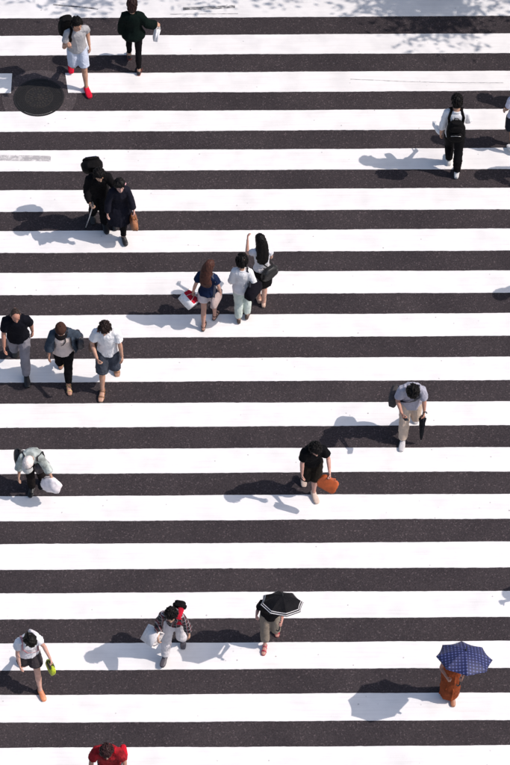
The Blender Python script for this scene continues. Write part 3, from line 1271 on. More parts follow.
def make_shoes(S, root, kind, colour, sole=(.6, .6, .58)):
    for s in 'LR':
        hj, kn, an, ff, fu = S.legs[s]
        side = np.cross(ff, fu)
        k = S.k * (.93 if S.fem else 1.0)
        o = an - fu * .078 * S.k
        b = MB()
        if kind in ('sneaker', 'leather'):
            foot_loft(b, S, s, .007, .008, .008)
            b.tube([an - fu * .03, an + fu * (.012 if kind == 'sneaker' else -.002)], [.046 * k, .044 * k], n=12)
            sh = b.build('shoe', (fabric if kind == 'sneaker' else leather)(colour), root)
            remeshed(sh, .007, 1, .5)
        elif kind == 'pump':
            foot_loft(b, S, s, .005, .006, .006)
            sh = b.build('shoe', leather(colour), root)
        else:                       # open sandal: the foot shows
            for x, hgt in ((.115, .062), (.03, .098)):
                t = np.linspace(0, math.pi, 9)
                a_ = .050 * k if x > .1 else .044 * k
                b.tube([o + ff * x * k + side * a_ * math.cos(q) + fu * (.006 + hgt * k * .98 * math.sin(q)) for q in t], (.012, .004), ref=ff, n=8)
            t = np.linspace(-.3, math.pi + .3, 11)
            b.tube([an - fu * .008 + side * .044 * k * math.cos(q) - ff * .044 * k * math.sin(q) for q in t], (.008, .004), ref=fu, n=8)
            sh = b.build('sandal', leather(colour), root)
        b = MB()
        rr = []
        prof = [(-.075, .012), (-.068, .028), (-.03, .038), (.04, .039), (.10, .048), (.15, .047), (.185, .034), (.198, .012)]
        pts = [(x, a) for x, a in prof] + [(x, -a) for x, a in prof[::-1]]
        for z, g in ((-.002, .97), (.006, 1.05), (.014, 1.05), (.018, .98)):
            rr.append(np.array([o + ff * x * k + side * a * g * k + fu * z for x, a in pts]))
        b.rings(rr)
        b.build('sole', plain(sole, .7), sh)


SEED = [10]
PEOPLE = {}


def person(key, p, label, group=None):
    """builds the figure, its clothes and hair under one Empty; returns (root, skeleton)."""
    SEED[0] += 7
    sd = SEED[0]
    S = Skel(p)
    root = empty('person', (p['loc'][0], p['loc'][1], p.get('z', .004)), R(p['hd']))
    tag(root, label, 'person', group)
    make_body(S, skin(p.get('skin', (.47, .29, .205))), root)
    if p.get('hair'):
        make_hair(S, p['hair'][0], p['hair'][1], root, sd)
    if p.get('cap'):
        make_cap(S, root, *p['cap'])
    for fn, kw in p['wear']:
        kw = dict(kw)
        if 'seed' not in kw and fn is not make_shoes:
            kw['seed'] = sd + 3
        fn(S, root, **kw)
    S.root = root
    S.M = Matrix.Translation(root.location) @ Matrix.Rotation(R(p['hd']), 4, 'Z')
    PEOPLE[key] = S
    return root, S


# ------------------------------------------------------------------ things carried (built in the bearer's frame, then stood free)
def carried(S, name, parts, label, cat, centre, group=None):
    """parts: list of (name, MB, material, parent index or None) -> one top-level thing with part children."""
    M = S.M
    c = M @ Vector(centre)
    root = empty(name, c)
    tag(root, label, cat, group)
    made = []
    rot = M.to_3x3()
    for nm, mb, mat, par in parts:
        mb.v = [tuple(rot @ (Vector(v) - Vector(centre))) for v in mb.v]
        made.append(mb.build(nm, mat, root if par is None else made[par]))
    return root


def shoulder_strap(S, s, front_t=.30, back_t=.24, off=.035, ang=48, w=.024):
    sg = 1 if s == 'L' else -1
    pts = [S.surf(front_t, sg * ang, off), S.surf(.38, sg * (ang - 6), off), S.surf(.445, sg * (ang - 2), off + .004)]
    c, up, side, fwd = S.spine(.50)
    pts.append(c + side * sg * S.sw * .56 + up * (.040 + off * .6) + fwd * .035)
    pts.append(c + side * sg * S.sw * .54 + up * (.040 + off * .6) - fwd * .045)
    pts += [S.surf(.44, 180 - sg * (ang - 6), off), S.surf(back_t, 180 - sg * (ang - 10), off)]
    b = MB()
    b.tube(pts, (w, .006), ref=side, n=8)
    return b


def backpack(S, label, colour, straps='LR', size=(.15, .085, .22), t=.30, shift=(0, 0, 0), tilt=0, accent=None):
    mat = fabric(colour, .75)
    c, up, side, fwd = S.spine(t)
    bk = S.surf(t, 180, .03)
    up2 = unit(up - fwd * tilt)
    fw2 = unit(fwd - up2 * np.dot(fwd, up2))
    ctr = bk - fw2 * size[1] * 1.02 + side * shift[0] + fwd * shift[1] + up * shift[2]
    main = MB(); main.rbox(ctr, side * size[0], fw2 * size[1], up2 * size[2], .72, .84, bulge=.16, p=3.2, soft=.028)
    pk = MB(); pk.rbox(ctr - fw2 * size[1] * 1.05 - up2 * size[2] * .28, side * size[0] * .78, fw2 * .040, up2 * size[2] * .48, .7, .88, bulge=.16, p=3.2, soft=.03)
    pk2 = MB(); pk2.rbox(ctr - fw2 * size[1] * 1.0 + up2 * size[2] * .55, side * size[0] * .70, fw2 * .030, up2 * size[2] * .26, .7, .85, bulge=.14, p=3.2, soft=.03)
    parts = [('main_bag', main, mat, None), ('pocket', pk, mat, 0), ('pocket', pk2, mat, 0)]
    hd = MB()
    tp = ctr + up2 * size[2] * 1.0 + fw2 * size[1] * .5
    hd.tube([tp + side * .04 - up2 * .02, tp + side * .03 + up2 * .03, tp - side * .03 + up2 * .03, tp - side * .04 - up2 * .02], .008, ref=fwd, n=8)
    parts.append(('handle', hd, mat, None))
    zp = MB()
    zc = ctr - fw2 * size[1] * 1.42 - up2 * size[2] * .02
    zp.tube([zc - side * size[0] * .55, zc + up2 * .01, zc + side * size[0] * .55], .005, ref=up, n=6)
    parts.append(('zip', zp, plain(accent or (.10, .10, .10), .4, .6), 1))
    for s in straps:
        parts.append(('strap', shoulder_strap(S, s), mat, None))
    return carried(S, 'backpack', parts, label, 'backpack', ctr)


def hand_bag(S, s, label, colour, size=(.16, .05, .12), handle=.12, name='handbag', cat='handbag', mat=None, axis=None, drop=None, taper=.85, accent=None, hmat=None, e=.55, rot=0.0, roll=0.0, flap=True, p=3.6):
    """bag hanging from a hand: body, two handles, optional clasp."""
    hp = S.hand(s)
    fwd = rotz(A3(0, -1, 0), S.twist + R(rot))
    side = rotz(A3(1, 0, 0), S.twist + R(rot))
    mat = mat or leather(colour)
    ctr = hp + A3(0, 0, -1) * (handle + size[2]) + (A3(drop) if drop is not None else 0)
    up = unit(hp - ctr)
    a = fwd - up * np.dot(fwd, up)
    a = unit(a)
    w = np.cross(up, a)
    if roll:
        up, a = unit(up + a * roll), unit(a - up * roll)
    body = MB(); body.rbox(ctr, a * size[0], w * size[1], up * size[2], e, taper, bulge=.12, p=p, soft=.035)
    parts = [('bag_body', body, mat, None)]
    for q in (-1, 1):
        b = MB()
        top = ctr + up * size[2] * .96 + w * q * size[1] * .5 * taper
        g = hp + w * q * .008
        b.tube([top - a * size[0] * .5 * taper, top - a * size[0] * .42 + up * handle * .6, g - a * .03, g + a * .03, top + a * size[0] * .42 + up * handle * .6, top + a * size[0] * .5 * taper], .0075, ref=w, n=8)
        parts.append(('handle', b, hmat or mat, None))
    fl = MB()
    if flap:
        fl.rbox(ctr + up * size[2] * .55, a * size[0] * .86 * taper, w * size[1] * 1.02, up * size[2] * .40, e, .9, bulge=.05)
    if flap:
        parts.append(('flap', fl, hmat or mat, 0))
    if accent is not None:
        cl = MB(); cl.ball(ctr + up * size[2] * .3 + w * size[1] * 1.1, a * .016, w * .006, up * .012, 8, 5)
        parts.append(('clasp', cl, plain(accent, .3, .8), 0))
    return carried(S, name, parts, label, cat, ctr)


def paper_bag(S, s, label, colour, size=(.15, .05, .17), handle=.13, name='paper_bag', cat='shopping bag', rot=0.0, drop=None, stripe_c=None, fill=None):
    hp = S.hand(s)
    fwd = rotz(A3(0, -1, 0), S.twist + R(rot))
    ctr = hp + A3(0, 0, -1) * (handle + size[2]) + (A3(drop) if drop is not None else 0)
    up = unit(hp - ctr)
    a = unit(fwd - up * np.dot(fwd, up))
    w = np.cross(up, a)
    mat = plain(colour, .6)
    body = MB()
    # open box with thin walls and a folded gusset
    rr = []
    for z, g in ((-1, 1.0), (1, 1.04), (1, .97), (-.9, .95)):
        rr.append(np.array([ctr + up * size[2] * z + a * x * size[0] * g + w * y * size[1] * g for x, y in ((-1, -1), (0, -1.08), (1, -1), (1.0, -.1), (.90, 0), (1.0, .1), (1, 1), (0, 1.08), (-1, 1), (-1.0, .1), (-.90, 0), (-1.0, -.1))]))
    body.rings(rr)
    parts = [('bag_body', body, mat, None)]
    for q in (-1, 1):
        b = MB()
        top = ctr + up * size[2] * .96 + w * q * size[1] * .9
        g = hp + w * q * .007
        b.tube([top - a * size[0] * .45, g - a * .025, g + a * .025, top + a * size[0] * .45], .004, ref=w, n=6)
        parts.append(('handle', b, plain((.5, .48, .45), .7), None))
    if stripe_c is not None:
        b = MB(); b.rbox(ctr + up * size[2] * .62, a * size[0] * .92, w * size[1] * .90, up * size[2] * .44, .4, 1.0, bulge=.1)
        parts.append(('contents', b, fabric(stripe_c), 0))
    return carried(S, name, parts, label, cat, ctr)


def side_bag(S, s, label, colour, size=(.15, .055, .13), t=.0, ang=95, cross=False, name='shoulder_bag', strap_c=None, mat=None, off=.03, fwd_shift=0.0, flap=True, strap_w=.014, cat='shoulder bag'):
    """bag on a strap: hangs at the hip on one side (s), strap over the same or (cross) the other shoulder."""
    sg = 1 if s == 'L' else -1
    mat = mat or leather(colour)
    smat = leather(strap_c) if strap_c is not None else mat
    c, up, side, fwd = S.spine(max(t, 0.02))
    p = S.surf(t, sg * ang, off + size[1])
    out = unit(p - c)
    out[2] = 0
    out = unit(out)
    upv = A3(0, 0, 1)
    a = np.cross(upv, out)
    ctr = p + upv * -.02 + fwd * fwd_shift
    body = MB(); body.rbox(ctr, a * size[0], out * size[1], upv * size[2], .6, .82, bulge=.16, p=3.4, soft=.035)
    parts = [('bag_body', body, mat, None)]
    if flap:
        fl = MB(); fl.rbox(ctr + upv * size[2] * .35 + out * .006, a * size[0] * .97, out * size[1] * 1.03, upv * size[2] * .58, .6, .86, bulge=.1, p=3.4, soft=.02)
        parts.append(('flap', fl, mat, 0))
    ss = -sg if cross else sg
    c5, up5, side5, fwd5 = S.spine(.50)
    shp = c5 + side5 * ss * S.sw * (.62 if cross else .74) + up5 * .052
    top = ctr + upv * size[2] * .9
    b = MB()
    if cross:
        fr = [top + a * size[0] * .6 * (1 if np.dot(a, fwd) > 0 else -1), S.surf(.10, sg * 55, .05), S.surf(.18, sg * 28, .055), S.surf(.26, sg * 8, .055), S.surf(.34, ss * 12, .055), S.surf(.42, ss * 35, .05), shp + fwd5 * .03]
        bk = [shp - fwd5 * .04, S.surf(.40, 180 - ss * 30, .035), S.surf(.28, 180, .035), S.surf(.14, 180 - sg * 35, .035), top - a * size[0] * .6 * (1 if np.dot(a, fwd) > 0 else -1)]
    else:
        q = (1 if np.dot(a, fwd) > 0 else -1)
        fr = [top + a * size[0] * .6 * q, S.surf(.30, sg * 62, .045), S.surf(.42, sg * 58, .045), shp + fwd5 * .03]
        bk = [shp - fwd5 * .04, S.surf(.42, 180 - sg * 58, .045), S.surf(.30, 180 - sg * 62, .045), top - a * size[0] * .6 * q]
    b.tube(fr + bk, (strap_w, .004), ref=side5, n=8)
    parts.append(('strap', b, smat, None))
    return carried(S, name, parts, label, cat, ctr)


def open_umbrella(S, s, label, mat, trim=None, radius=.50, drop=.20, tilt=(0, 0), length=.62, ribs=8, handle_c=(.02, .02, .02), spin=0.0, apex=None):
    """parasol held up: shaft, hooked handle, ribs and one cloth panel between each pair of ribs."""
    hp = S.hand(s, .06)
    ax = unit(A3(math.sin(R(tilt[0])), -math.sin(R(tilt[1])), 1.0))
    if apex is not None:
        ax = unit(A3(apex) - hp)
        length = np.linalg.norm(A3(apex) - hp)
    e1 = unit(np.cross(ax, A3(0, 1, 0)))
    e2 = np.cross(ax, e1)
    top = hp + ax * length
    parts = []
    sh = MB(); sh.tube([hp - ax * .10, hp + ax * .2, top + ax * .06], [.006, .005, .004], n=8)
    parts.append(('shaft', sh, plain((.35, .35, .36), .35, .8), None))
    hd = MB(); hd.tube([hp + ax * .03, hp - ax * .06, hp - ax * .10, hp - ax * .125 + e1 * .02, hp - ax * .11 + e1 * .045], .012, ref=e2, n=10)
    parts.append(('grip', hd, plain(handle_c, .5), None))
    tip = MB(); tip.tube([top - ax * .01, top + ax * .02, top + ax * .075], [.016, .010, .005], n=8)
    parts.append(('tip', tip, plain(handle_c, .5), None))

    def P(r, a, sag=0.0):
        rr = r * radius
        z = -drop * (r ** 1.9) - sag
        return top + ax * z + (e1 * math.cos(a) + e2 * math.sin(a)) * rr
    for i in range(ribs):
        a0, a1 = spin + 2 * math.pi * i / ribs, spin + 2 * math.pi * (i + 1) / ribs
        b = MB()
        nr, na = 9, 7
        for layer in (0, 1):
            for j in range(nr + 1):
                r = j / nr
                for q in range(na):
                    t = q / (na - 1)
                    a = a0 + (a1 - a0) * t
                    chord = 1 - (1 - math.cos((a1 - a0) / 2)) * .85 * (1 - (2 * t - 1) ** 2) - .045 * r * (1 - (2 * t - 1) ** 2)
                    p = P(max(r, .02) * 1.0, a, .012 * r * (1 - (2 * t - 1) ** 2))
                    ctr = top + ax * np.dot(p - top, ax)
                    p = ctr + (p - ctr) * chord - ax * (.0025 * layer)
                    b.v.append(tuple(p))
        off = (nr + 1) * na
        for j in range(nr):
            for q in range(na - 1):
                x = j * na + q
                b.f.append((x, x + na, x + na + 1, x + 1))
                x += off
                b.f.append((x, x + 1, x + na + 1, x + na))
        for q in range(na - 1):
            x = nr * na + q
            b.f.append((x, x + off, x + off + 1, x + 1))
        parts.append(('panel', b, mat, None))
        pi = len(parts) - 1
        if trim is not None:
            for r0, r1 in ((.875, .90), (.95, .978)):
                tb = MB()
                for r in (r0, r1):
                    for q in range(na):
                        t = q / (na - 1)
                        a = a0 + (a1 - a0) * t
                        w_ = (1 - (2 * t - 1) ** 2)
                        chord = 1 - (1 - math.cos((a1 - a0) / 2)) * .85 * w_ - .045 * r * w_
                        p = P(r, a, .012 * r * w_)
                        ctr = top + ax * np.dot(p - top, ax)
                        tb.v.append(tuple(ctr + (p - ctr) * chord + ax * .0035))
                for q in range(na - 1):
                    tb.f.append((q, na + q, na + q + 1, q + 1))
                parts.append(('trim_band', tb, trim, pi))
        rb = MB(); rb.tube([P(.03, a0) - ax * .006, P(.35, a0) - ax * .006, P(.7, a0) - ax * .006, P(1.0, a0) - ax * .004], .003, n=6)
        parts.append(('rib', rb, plain((.3, .3, .3), .35, .8), None))
        st = MB(); st.tube([top - ax * .24, P(.5, a0) - ax * .007], .0025, n=6)
        parts.append(('stretcher', st, plain((.3, .3, .3), .35, .8), None))
    return carried(S, 'umbrella', parts, label, 'umbrella', hp)


def closed_umbrella(S, s, label, colour, length=.48, lean=(0, 0)):
    hp = S.hand(s, .07)
    ax = unit(A3(lean[0], lean[1], -1))
    b = MB()
    sp = []
    e1, e2 = unit(np.cross(ax, A3(0, 1, 0))), None
    e2 = np.cross(ax, e1)
    rings = []
    t = np.linspace(0, 2 * math.pi, 32, endpoint=False)
    for z, r in ((.03, .020), (.05, .052), (.09, .050), (.16, .040), (.30, .034), (.42, .020), (.47, .009)):
        rr = r * (1 + .22 * np.cos(8 * t + z * 9))
        rings.append((hp + ax * z * length / .48)[None] + e1[None] * (np.cos(t) * rr)[:, None] + e2[None] * (np.sin(t) * rr)[:, None])
    b.rings(rings)
    g = MB(); g.tube([hp + ax * .04, hp - ax * .02, hp - ax * .07, hp - ax * .10 + e1 * .02, hp - ax * .09 + e1 * .05, hp - ax * .06 + e1 * .06], .010, ref=e2, n=10)
    tp = MB(); tp.tube([hp + ax * (length - .02), hp + ax * (length + .05)], [.006, .003], n=8)
    tie = MB(); tie.tube([hp + ax * .24 + (e1 * math.cos(q) + e2 * math.sin(q)) * .046 for q in np.linspace(0, 2 * math.pi, 17)[:-1]], .004, ref=ax, n=6, closed=True)
    return carried(S, 'folded_umbrella', [('furled_cloth', b, fabric(colour, .7), None), ('grip', g, plain((.02, .02, .02), .4), None), ('tip', tp, plain((.3, .3, .3), .3, .8), None), ('tie', tie, fabric(colour, .7), 0)], label, 'umbrella', hp)


def phone(S, s, label, colour=(.02, .02, .025)):
    Sx, E, W, d, n, w, cu = S.arms[s]
    hp = S.hand(s, .085) + n * .004
    up = unit(d * .8 + A3(0, 0, .6))
    nn = unit(A3(0, .8, .7) - up * np.dot(A3(0, .8, .7), up))
    a = np.cross(up, nn)
    b = MB(); b.rbox(hp + up * .04, a * .037, nn * .0045, up * .073, .3, 1, bulge=0)
    g = MB(); g.box(hp + up * .04 + nn * .0052, a * .032, nn * .0006, up * .066)
    return carried(S, 'phone', [('case', b, plain(colour, .4), None), ('screen', g, plain((.01, .012, .016), .12), None)], label, 'phone', hp)


def plastic_bag(S, s, label, size=(.16, .10, .16), handle=.10, colour=(.80, .74, .76), drop=(0, 0, 0)):
    hp = S.hand(s)
    ctr = hp + A3(0, 0, -1) * (handle + size[2]) + A3(drop)
    up = unit(hp - ctr)
    a = unit(A3(1, -.3, 0) - up * np.dot(A3(1, -.3, 0), up))
    w = np.cross(up, a)
    rings = []
    n = 30
    t = np.linspace(0, 2 * math.pi, n, endpoint=False)
    rs = np.random.RandomState(8)
    ph = rs.uniform(0, 6.28, 6)
    for z, g in ((-1.0, .35), (-.97, .7), (-.8, .96), (-.4, 1.06), (0, 1.02), (.4, .88), (.75, .62), (1.0, .40), (1.25, .18)):
        q = g * (1 + .10 * np.sin(4 * t + ph[0] + z * 3) + .08 * np.abs(np.sin(4.5 * t + ph[1] - 3 * z)) + .07 * np.abs(np.sin(7.5 * t + ph[2] + 5 * z)) - .06)
        rings.append((ctr + up * size[2] * z)[None] + a[None] * (np.cos(t) * q * size[0])[:, None] + w[None] * (np.sin(t) * q * size[1])[:, None])
    b = MB(); b.rings(rings)
    parts = [('bag_body', b, plain(colour, .4), None)]
    for q in (-1, 1):
        h = MB()
        h.tube([ctr + up * size[2] * .9 + a * q * .03, hp - up * .04 + w * q * .012, hp + w * q * .012], (.012, .004), ref=w, n=8)
        parts.append(('handle', h, plain(colour, .4), None))
    return carried(S, 'plastic_bag', parts, label, 'shopping bag', ctr)


# ------------------------------------------------------------------ people: who stands where
BLK = (.0055, .005, .006)
HB = (.0045, .0035, .0035)      # black hair
HBR = (.026, .011, .007)     # brown hair
WHITE = (.74, .73, .74)
DOWN = ((.14, .06, -1), (.06, .28, -1))
BACK = ((.22, -.40, -1), (.10, -.05, -1))
T, TR, SK, SH = make_top, make_trousers, make_skirt, make_shoes
#SPEC-BEGIN
SPEC = dict(
    grey_tee=dict(h=1.74, hd=14, lean=9, twist=4, head=(8, 18), legs=dict(L=(18, 8, -1, 'flat'), R=(2, 56, 0, 'lift')),
                  arms=dict(R=((.42, .20, -.9), (-.10, .55, .70), None, 60), L=((.30, -.45, -.85), (.0, .35, -.9))),
                  hair=('short', HB), skin=(.45, .26, .18),
                  wear=[(T, dict(mat=fabric((.38, .37, .38)), sleeve=.62, hem=-.05)), (TR, dict(mat=fabric((.50, .54, .64)), q1=.84, off=.018, flare=.024, name='shorts')), (SH, dict(kind='sneaker', colour=(.55, .012, .035), sole=(.5, .03, .05)))]),
    green_poncho=dict(h=1.60, sex='f', hd=180, lean=-2, head=(12, -4), legs=dict(R=(-12, 4, -1, 'flat'), L=(34, 46, 2, 'lift')),
                      arms=dict(L=((.30, .10, -1), (.05, .0, -1)), R=((.55, .05, -.8), (.75, .35, -.45), None, 55)),
                      hair=('bob', (.020, .009, .008)),
                      wear=[(T, dict(mat=fabric((.003, .0075, .0062)), name='poncho', sleeve=1.72, hem=-.07, off=.045, soff=.040, sflare=.045, flare=.32)), (TR, dict(mat=fabric(BLK), q1=1.85, off=.010, flare=.004)), (SH, dict(kind='pump', colour=(.02, .012, .012), sole=(.25, .04, .03)))]),
    black_jacket=dict(h=1.68, hd=10, lean=22, head=(20, 8), legs=dict(L=(8, 6, -3, 'flat'), R=(6, 34, 2, 'lift')),
                      arms=dict(R=((.30, .12, -.95), (-.15, .85, -.15), (-.3, .8, -.3), 60), L=((.50, .18, -.85), (.30, .40, -.8))),
                      hair=('short', HB),
                      wear=[(T, dict(mat=fabric(BLK), name='jacket', sleeve=1.9, hem=-.12, off=.034, soff=.026)), (TR, dict(mat=fabric((.005, .005, .006)), off=.02, flare=.02)), (SH, dict(kind='leather', colour=BLK, sole=(.02, .02, .02)))]),
    navy_coat=dict(h=1.56, sex='f', hd=10, lean=16, head=(6, 6), legs=dict(L=(12, 8, -6, 'flat'), R=(-6, 24, 0, 'lift')),
                   arms=dict(R=((.42, .12, -.95), (.16, .18, -1)), L=((.30, .06, -1), (.18, .32, -.95), None, 60)),
                   hair=('bob', HB), skin=(.52, .31, .26),
                   wear=[(SK, dict(mat=fabric((.011, .011, .018)), q1=.98, off=.05, flare=.06, name='coat_skirt')), (T, dict(mat=fabric((.011, .011, .018)), name='coat', sleeve=1.8, hem=-.06, off=.030, soff=.026, sflare=.02)), (TR, dict(mat=fabric(BLK), q1=1.9, off=.012)), (SH, dict(kind='leather', colour=BLK, sole=(.02, .02, .02)))]),
    navy_blouse=dict(h=1.50, sex='f', hd=166, lean=-4, head=(14, -30), legs=dict(L=(-12, 6, -3, 'flat'), R=(18, 24, 0, 'lift')),
                     arms=dict(L=((.38, -.25, -.9), (.30, .10, -1), None, 60), R=((.34, .05, -1), (.10, .22, -1), None, 60)),
                     hair=('long', (.060, .024, .018)), skin=(.50, .29, .22),
                     wear=[(T, dict(mat=fabric((.010, .018, .050)), name='blouse', sleeve=.5, hem=-.03, off=.028, soff=.03, sflare=.02, flare=.12)), (TR, dict(mat=fabric((.66, .58, .57)), q1=.48, off=.024, flare=.03, name='shorts')), (SH, dict(kind='sandal', colour=(.05, .02, .015), sole=(.06, .03, .02)))]),
    white_shirt=dict(h=1.46, sex='f', hd=176, lean=-3, head=(18, 6), legs=dict(L=(-6, 8, -2, 'flat'), R=(8, 20, 0, 'lift')),
                     arms=dict(L=((.32, -.02, -1), (.12, .55, -.75)), R=((.40, -.15, -.95), (.12, .4, -.85), None, 50)),
                     hair=('crop', HB),
                     wear=[(TR, dict(mat=fabric((.52, .58, .53)), q1=1.86, off=.024, flare=.012)), (T, dict(mat=fabric((.70, .69, .70)), sleeve=1.55, hem=-.09, off=.034, soff=.034, sflare=.015, collar=fabric((.70, .69, .70)))), (SH, dict(kind='pump', colour=(.06, .035, .025), sole=(.05, .03, .02)))]),
    white_blouse=dict(h=1.60, sex='f', hd=186, lean=1, head=(10, 25), legs=dict(R=(-4, 4, -6, 'flat'), L=(6, 10, -3, 'flat')),
                      arms=dict(L=((.36, .40, -.55), (-.12, .50, .80), None, 30), R=((.16, .25, -1), (-.05, .75, -.5))),
                      hair=('long', HB), skin=(.52, .31, .24),
                      wear=[(SK, dict(mat=fabric(BLK), q1=.88, off=.025, flare=.05)), (T, dict(mat=fabric((.66, .65, .68)), name='blouse', sleeve=.30, hem=.03, off=.016, soff=.018)), (SH, dict(kind='pump', colour=(.50, .33, .25), sole=(.3, .2, .15)))]),
    bald_man=dict(h=1.72, hd=2, lean=8, head=(16, 10), w=1.08, legs=dict(L=(18, 8, -1, 'flat'), R=(-8, 36, 1, 'lift')),
                  arms=dict(R=((.26, .20, -1), (.05, .42, -1)), L=((.26, -.38, -.95), (.06, -.15, -1))),
                  hair=('bald', (.030, .020, .017)), skin=(.44, .22, .155),
                  wear=[(TR, dict(mat=fabric((.235, .22, .245)), off=.022, flare=.014)), (T, dict(mat=fabric((.006, .006, .010)), sleeve=.72, hem=-.08, off=.026, soff=.024, sflare=.018)), (SH, dict(kind='leather', colour=BLK, sole=(.02, .02, .02)))]),
    denim_jacket=dict(h=1.62, sex='f', hd=2, lean=8, head=(20, 0), w=1.05, legs=dict(L=(16, 8, -4, 'flat'), R=(-2, 44, 0, 'lift')),
                      arms=dict(R=((.38, .08, -1), (.16, .25, -1)), L=((.50, -.42, -.8), (.30, -.30, -.9))),
                      cap=((.055, .026, .020), 'cap', (.010, .008, .009)), hair=('under', HBR), skin=(.42, .23, .16),
                      wear=[(TR, dict(mat=fabric(BLK), q1=1.80, off=.018, flare=.01)), (T, dict(mat=fabric((.60, .50, .46)), name='tunic', sleeve=.2, hem=-.10, off=.022, flare=.16)), (SH, dict(kind='sandal', colour=(.55, .36, .16), sole=(.10, .06, .04)))]),
    white_polo=dict(h=1.74, hd=-2, lean=5, head=(22, -6), legs=dict(R=(18, 8, 2, 'flat'), L=(4, 46, 0, 'lift')),
                    arms=dict(R=((.40, .10, -.95), (-.45, .75, -.35), None, 50), L=((.22, .10, -1), (.14, .16, -1))),
                    hair=('crop', (.016, .009, .008)), skin=(.46, .27, .19),
                    wear=[(TR, dict(mat=fabric((.050, .056, .072), var=.35), q1=.98, off=.030, flare=.026, name='shorts')), (T, dict(mat=fabric(WHITE), sleeve=.60, hem=-.07, off=.026, soff=.026, sflare=.02, collar=fabric(WHITE))), (SH, dict(kind='sandal', colour=(.28, .13, .06), sole=(.06, .035, .025)))]),
    rucksack_youth=dict(h=1.72, hd=178, lean=0, head=(6, 0), legs=dict(R=(-12, 4, -1, 'flat'), L=(14, 16, -3, 'lift')),
                        arms=dict(L=((.30, -.20, -1), (.10, .18, -1)), R=((.30, .25, -1), (-.05, .75, -.6))),
                        hair=('short', HB),
                        wear=[(TR, dict(mat=fabric(BLK), off=.020, flare=.016)), (T, dict(mat=fabric(WHITE), sleeve=1.25, hem=-.07, off=.022, soff=.018, sflare=.016, collar=fabric(WHITE))), (SH, dict(kind='sneaker', colour=(.62, .60, .58), sole=(.65, .63, .6)))]),
    lilac_shirt=dict(h=1.46, sex='f', hd=196, lean=0, head=(8, 0), legs=dict(L=(-10, 8, 0, 'flat'), R=(8, 20, 0, 'lift')),
                     arms=dict(L=((.26, .05, -1), (.0, .55, -.8)), R=DOWN),
                     hair=('bob', HB), skin=(.30, .16, .11),
                     wear=[(TR, dict(mat=fabric((.020, .022, .03)), q1=.72, off=.03, flare=.04, name='shorts')), (T, dict(mat=fabric((.58, .57, .68)), sleeve=.75, hem=-.04, off=.026, soff=.026)), (SH, dict(kind='sneaker', colour=(.7, .68, .68)))]),
    phone_man=dict(h=1.63, hd=-3, lean=16, head=(52, 4), w=1.06, legs=dict(R=(20, 8, 1, 'flat'), L=(4, 52, 1, 'lift')),
                   arms=dict(R=((.34, .10, -.95), (-.42, .85, -.25), None, 55), L=((.24, .10, -1), (.06, .25, -1), None, 60)),
                   hair=('crop', HB), skin=(.47, .25, .18),
                   wear=[(TR, dict(mat=fabric((.56, .44, .35)), q1=1.86, off=.028, flare=.014)), (T, dict(mat=fabric((.38, .37, .43)), sleeve=.72, hem=-.10, off=.032, soff=.028, sflare=.018, collar=fabric((.38, .37, .43)))), (SH, dict(kind='sneaker', colour=(.55, .52, .52), sole=(.6, .58, .55)))]),
    black_tee=dict(h=1.56, hd=12, lean=18, head=(22, 0), w=1.06, legs=dict(L=(14, 12, -6, 'flat'), R=(6, 46, 0, 'lift')),
                   arms=dict(R=((.22, .12, -1), (.06, .22, -1)), L=((.42, .14, -.92), (-.12, .80, -.55), None, 60)),
                   hair=('crop', HB), skin=(.52, .30, .24),
                   wear=[(TR, dict(mat=fabric((.016, .013, .010)), q1=.98, off=.030, flare=.03, name='shorts')), (T, dict(mat=fabric((.005, .005, .006)), sleeve=.62, hem=-.06, off=.026, soff=.026, sflare=.018)), (SH, dict(kind='sneaker', colour=(.55, .43, .36), sole=(.55, .45, .38)))]),
    stooped=dict(h=1.42, hd=-4, lean=44, head=(46, -12), w=1.05, legs=dict(R=(22, 26, 0, 'flat'), L=(6, 24, 0, 'flat')),
                 arms=dict(R=((.40, .05, -.95), (.10, .35, -.9)), L=((.55, .15, -.8), (.42, .30, -.80), None, 60)),
                 cap=((.70, .62, .58), 'cap', (.62, .60, .56)), hair=('under', (.20, .19, .19)),
                 wear=[(TR, dict(mat=fabric((.013, .010, .010)), off=.022, flare=.012)), (T, dict(mat=fabric((.36, .39, .365), var=.45), name='jacket', sleeve=1.3, hem=-.03, off=.034, soff=.034, sflare=.02)), (SH, dict(kind='leather', colour=BLK, sole=(.3, .3, .3)))]),
    plaid_jacket=dict(h=1.48, hd=-10, lean=30, head=(8, 6), legs=dict(R=(26, 12, 5, 'flat'), L=(10, 40, 1, 'lift')),
                      arms=dict(R=((.42, .05, -.9), (-.15, .80, -.45), None, 55), L=((.42, -.05, -.95), (.18, .06, -1))),
                      hair=('crop', HB),
                      wear=[(TR, dict(mat=fabric((.66, .62, .63)), off=.024, flare=.018)), (SH, dict(kind='leather', colour=(.07, .06, .07), sole=(.1, .1, .1)))]),
    parasol_black=dict(h=1.41, sex='f', hd=-4, lean=13, head=(22, 0), legs=dict(R=(18, 10, 0, 'flat'), L=(12, 50, 2, 'lift')),
                       arms=dict(R=((.42, -.06, -.95), (.05, .62, .40), None, 55), L=((.40, .35, -.85), (.0, .75, .45), None, 70)),
                       hair=('long', HBR), skin=(.50, .27, .22),
                       wear=[(TR, dict(mat=fabric((.235, .195, .155)), q1=1.62, off=.026, flare=.012)), (T, dict(mat=fabric((.006, .0055, .007)), sleeve=.6, hem=-.10, off=.026, soff=.03, flare=.15)), (SH, dict(kind='sandal', colour=(.42, .02, .05), sole=(.35, .05, .06)))]),
    ponytail=dict(h=1.60, sex='f', hd=16, lean=10, head=(44, 14), bend=0, w=1.05, legs=dict(L=(24, 10, -1, 'flat'), R=(-6, 44, 0, 'lift')),
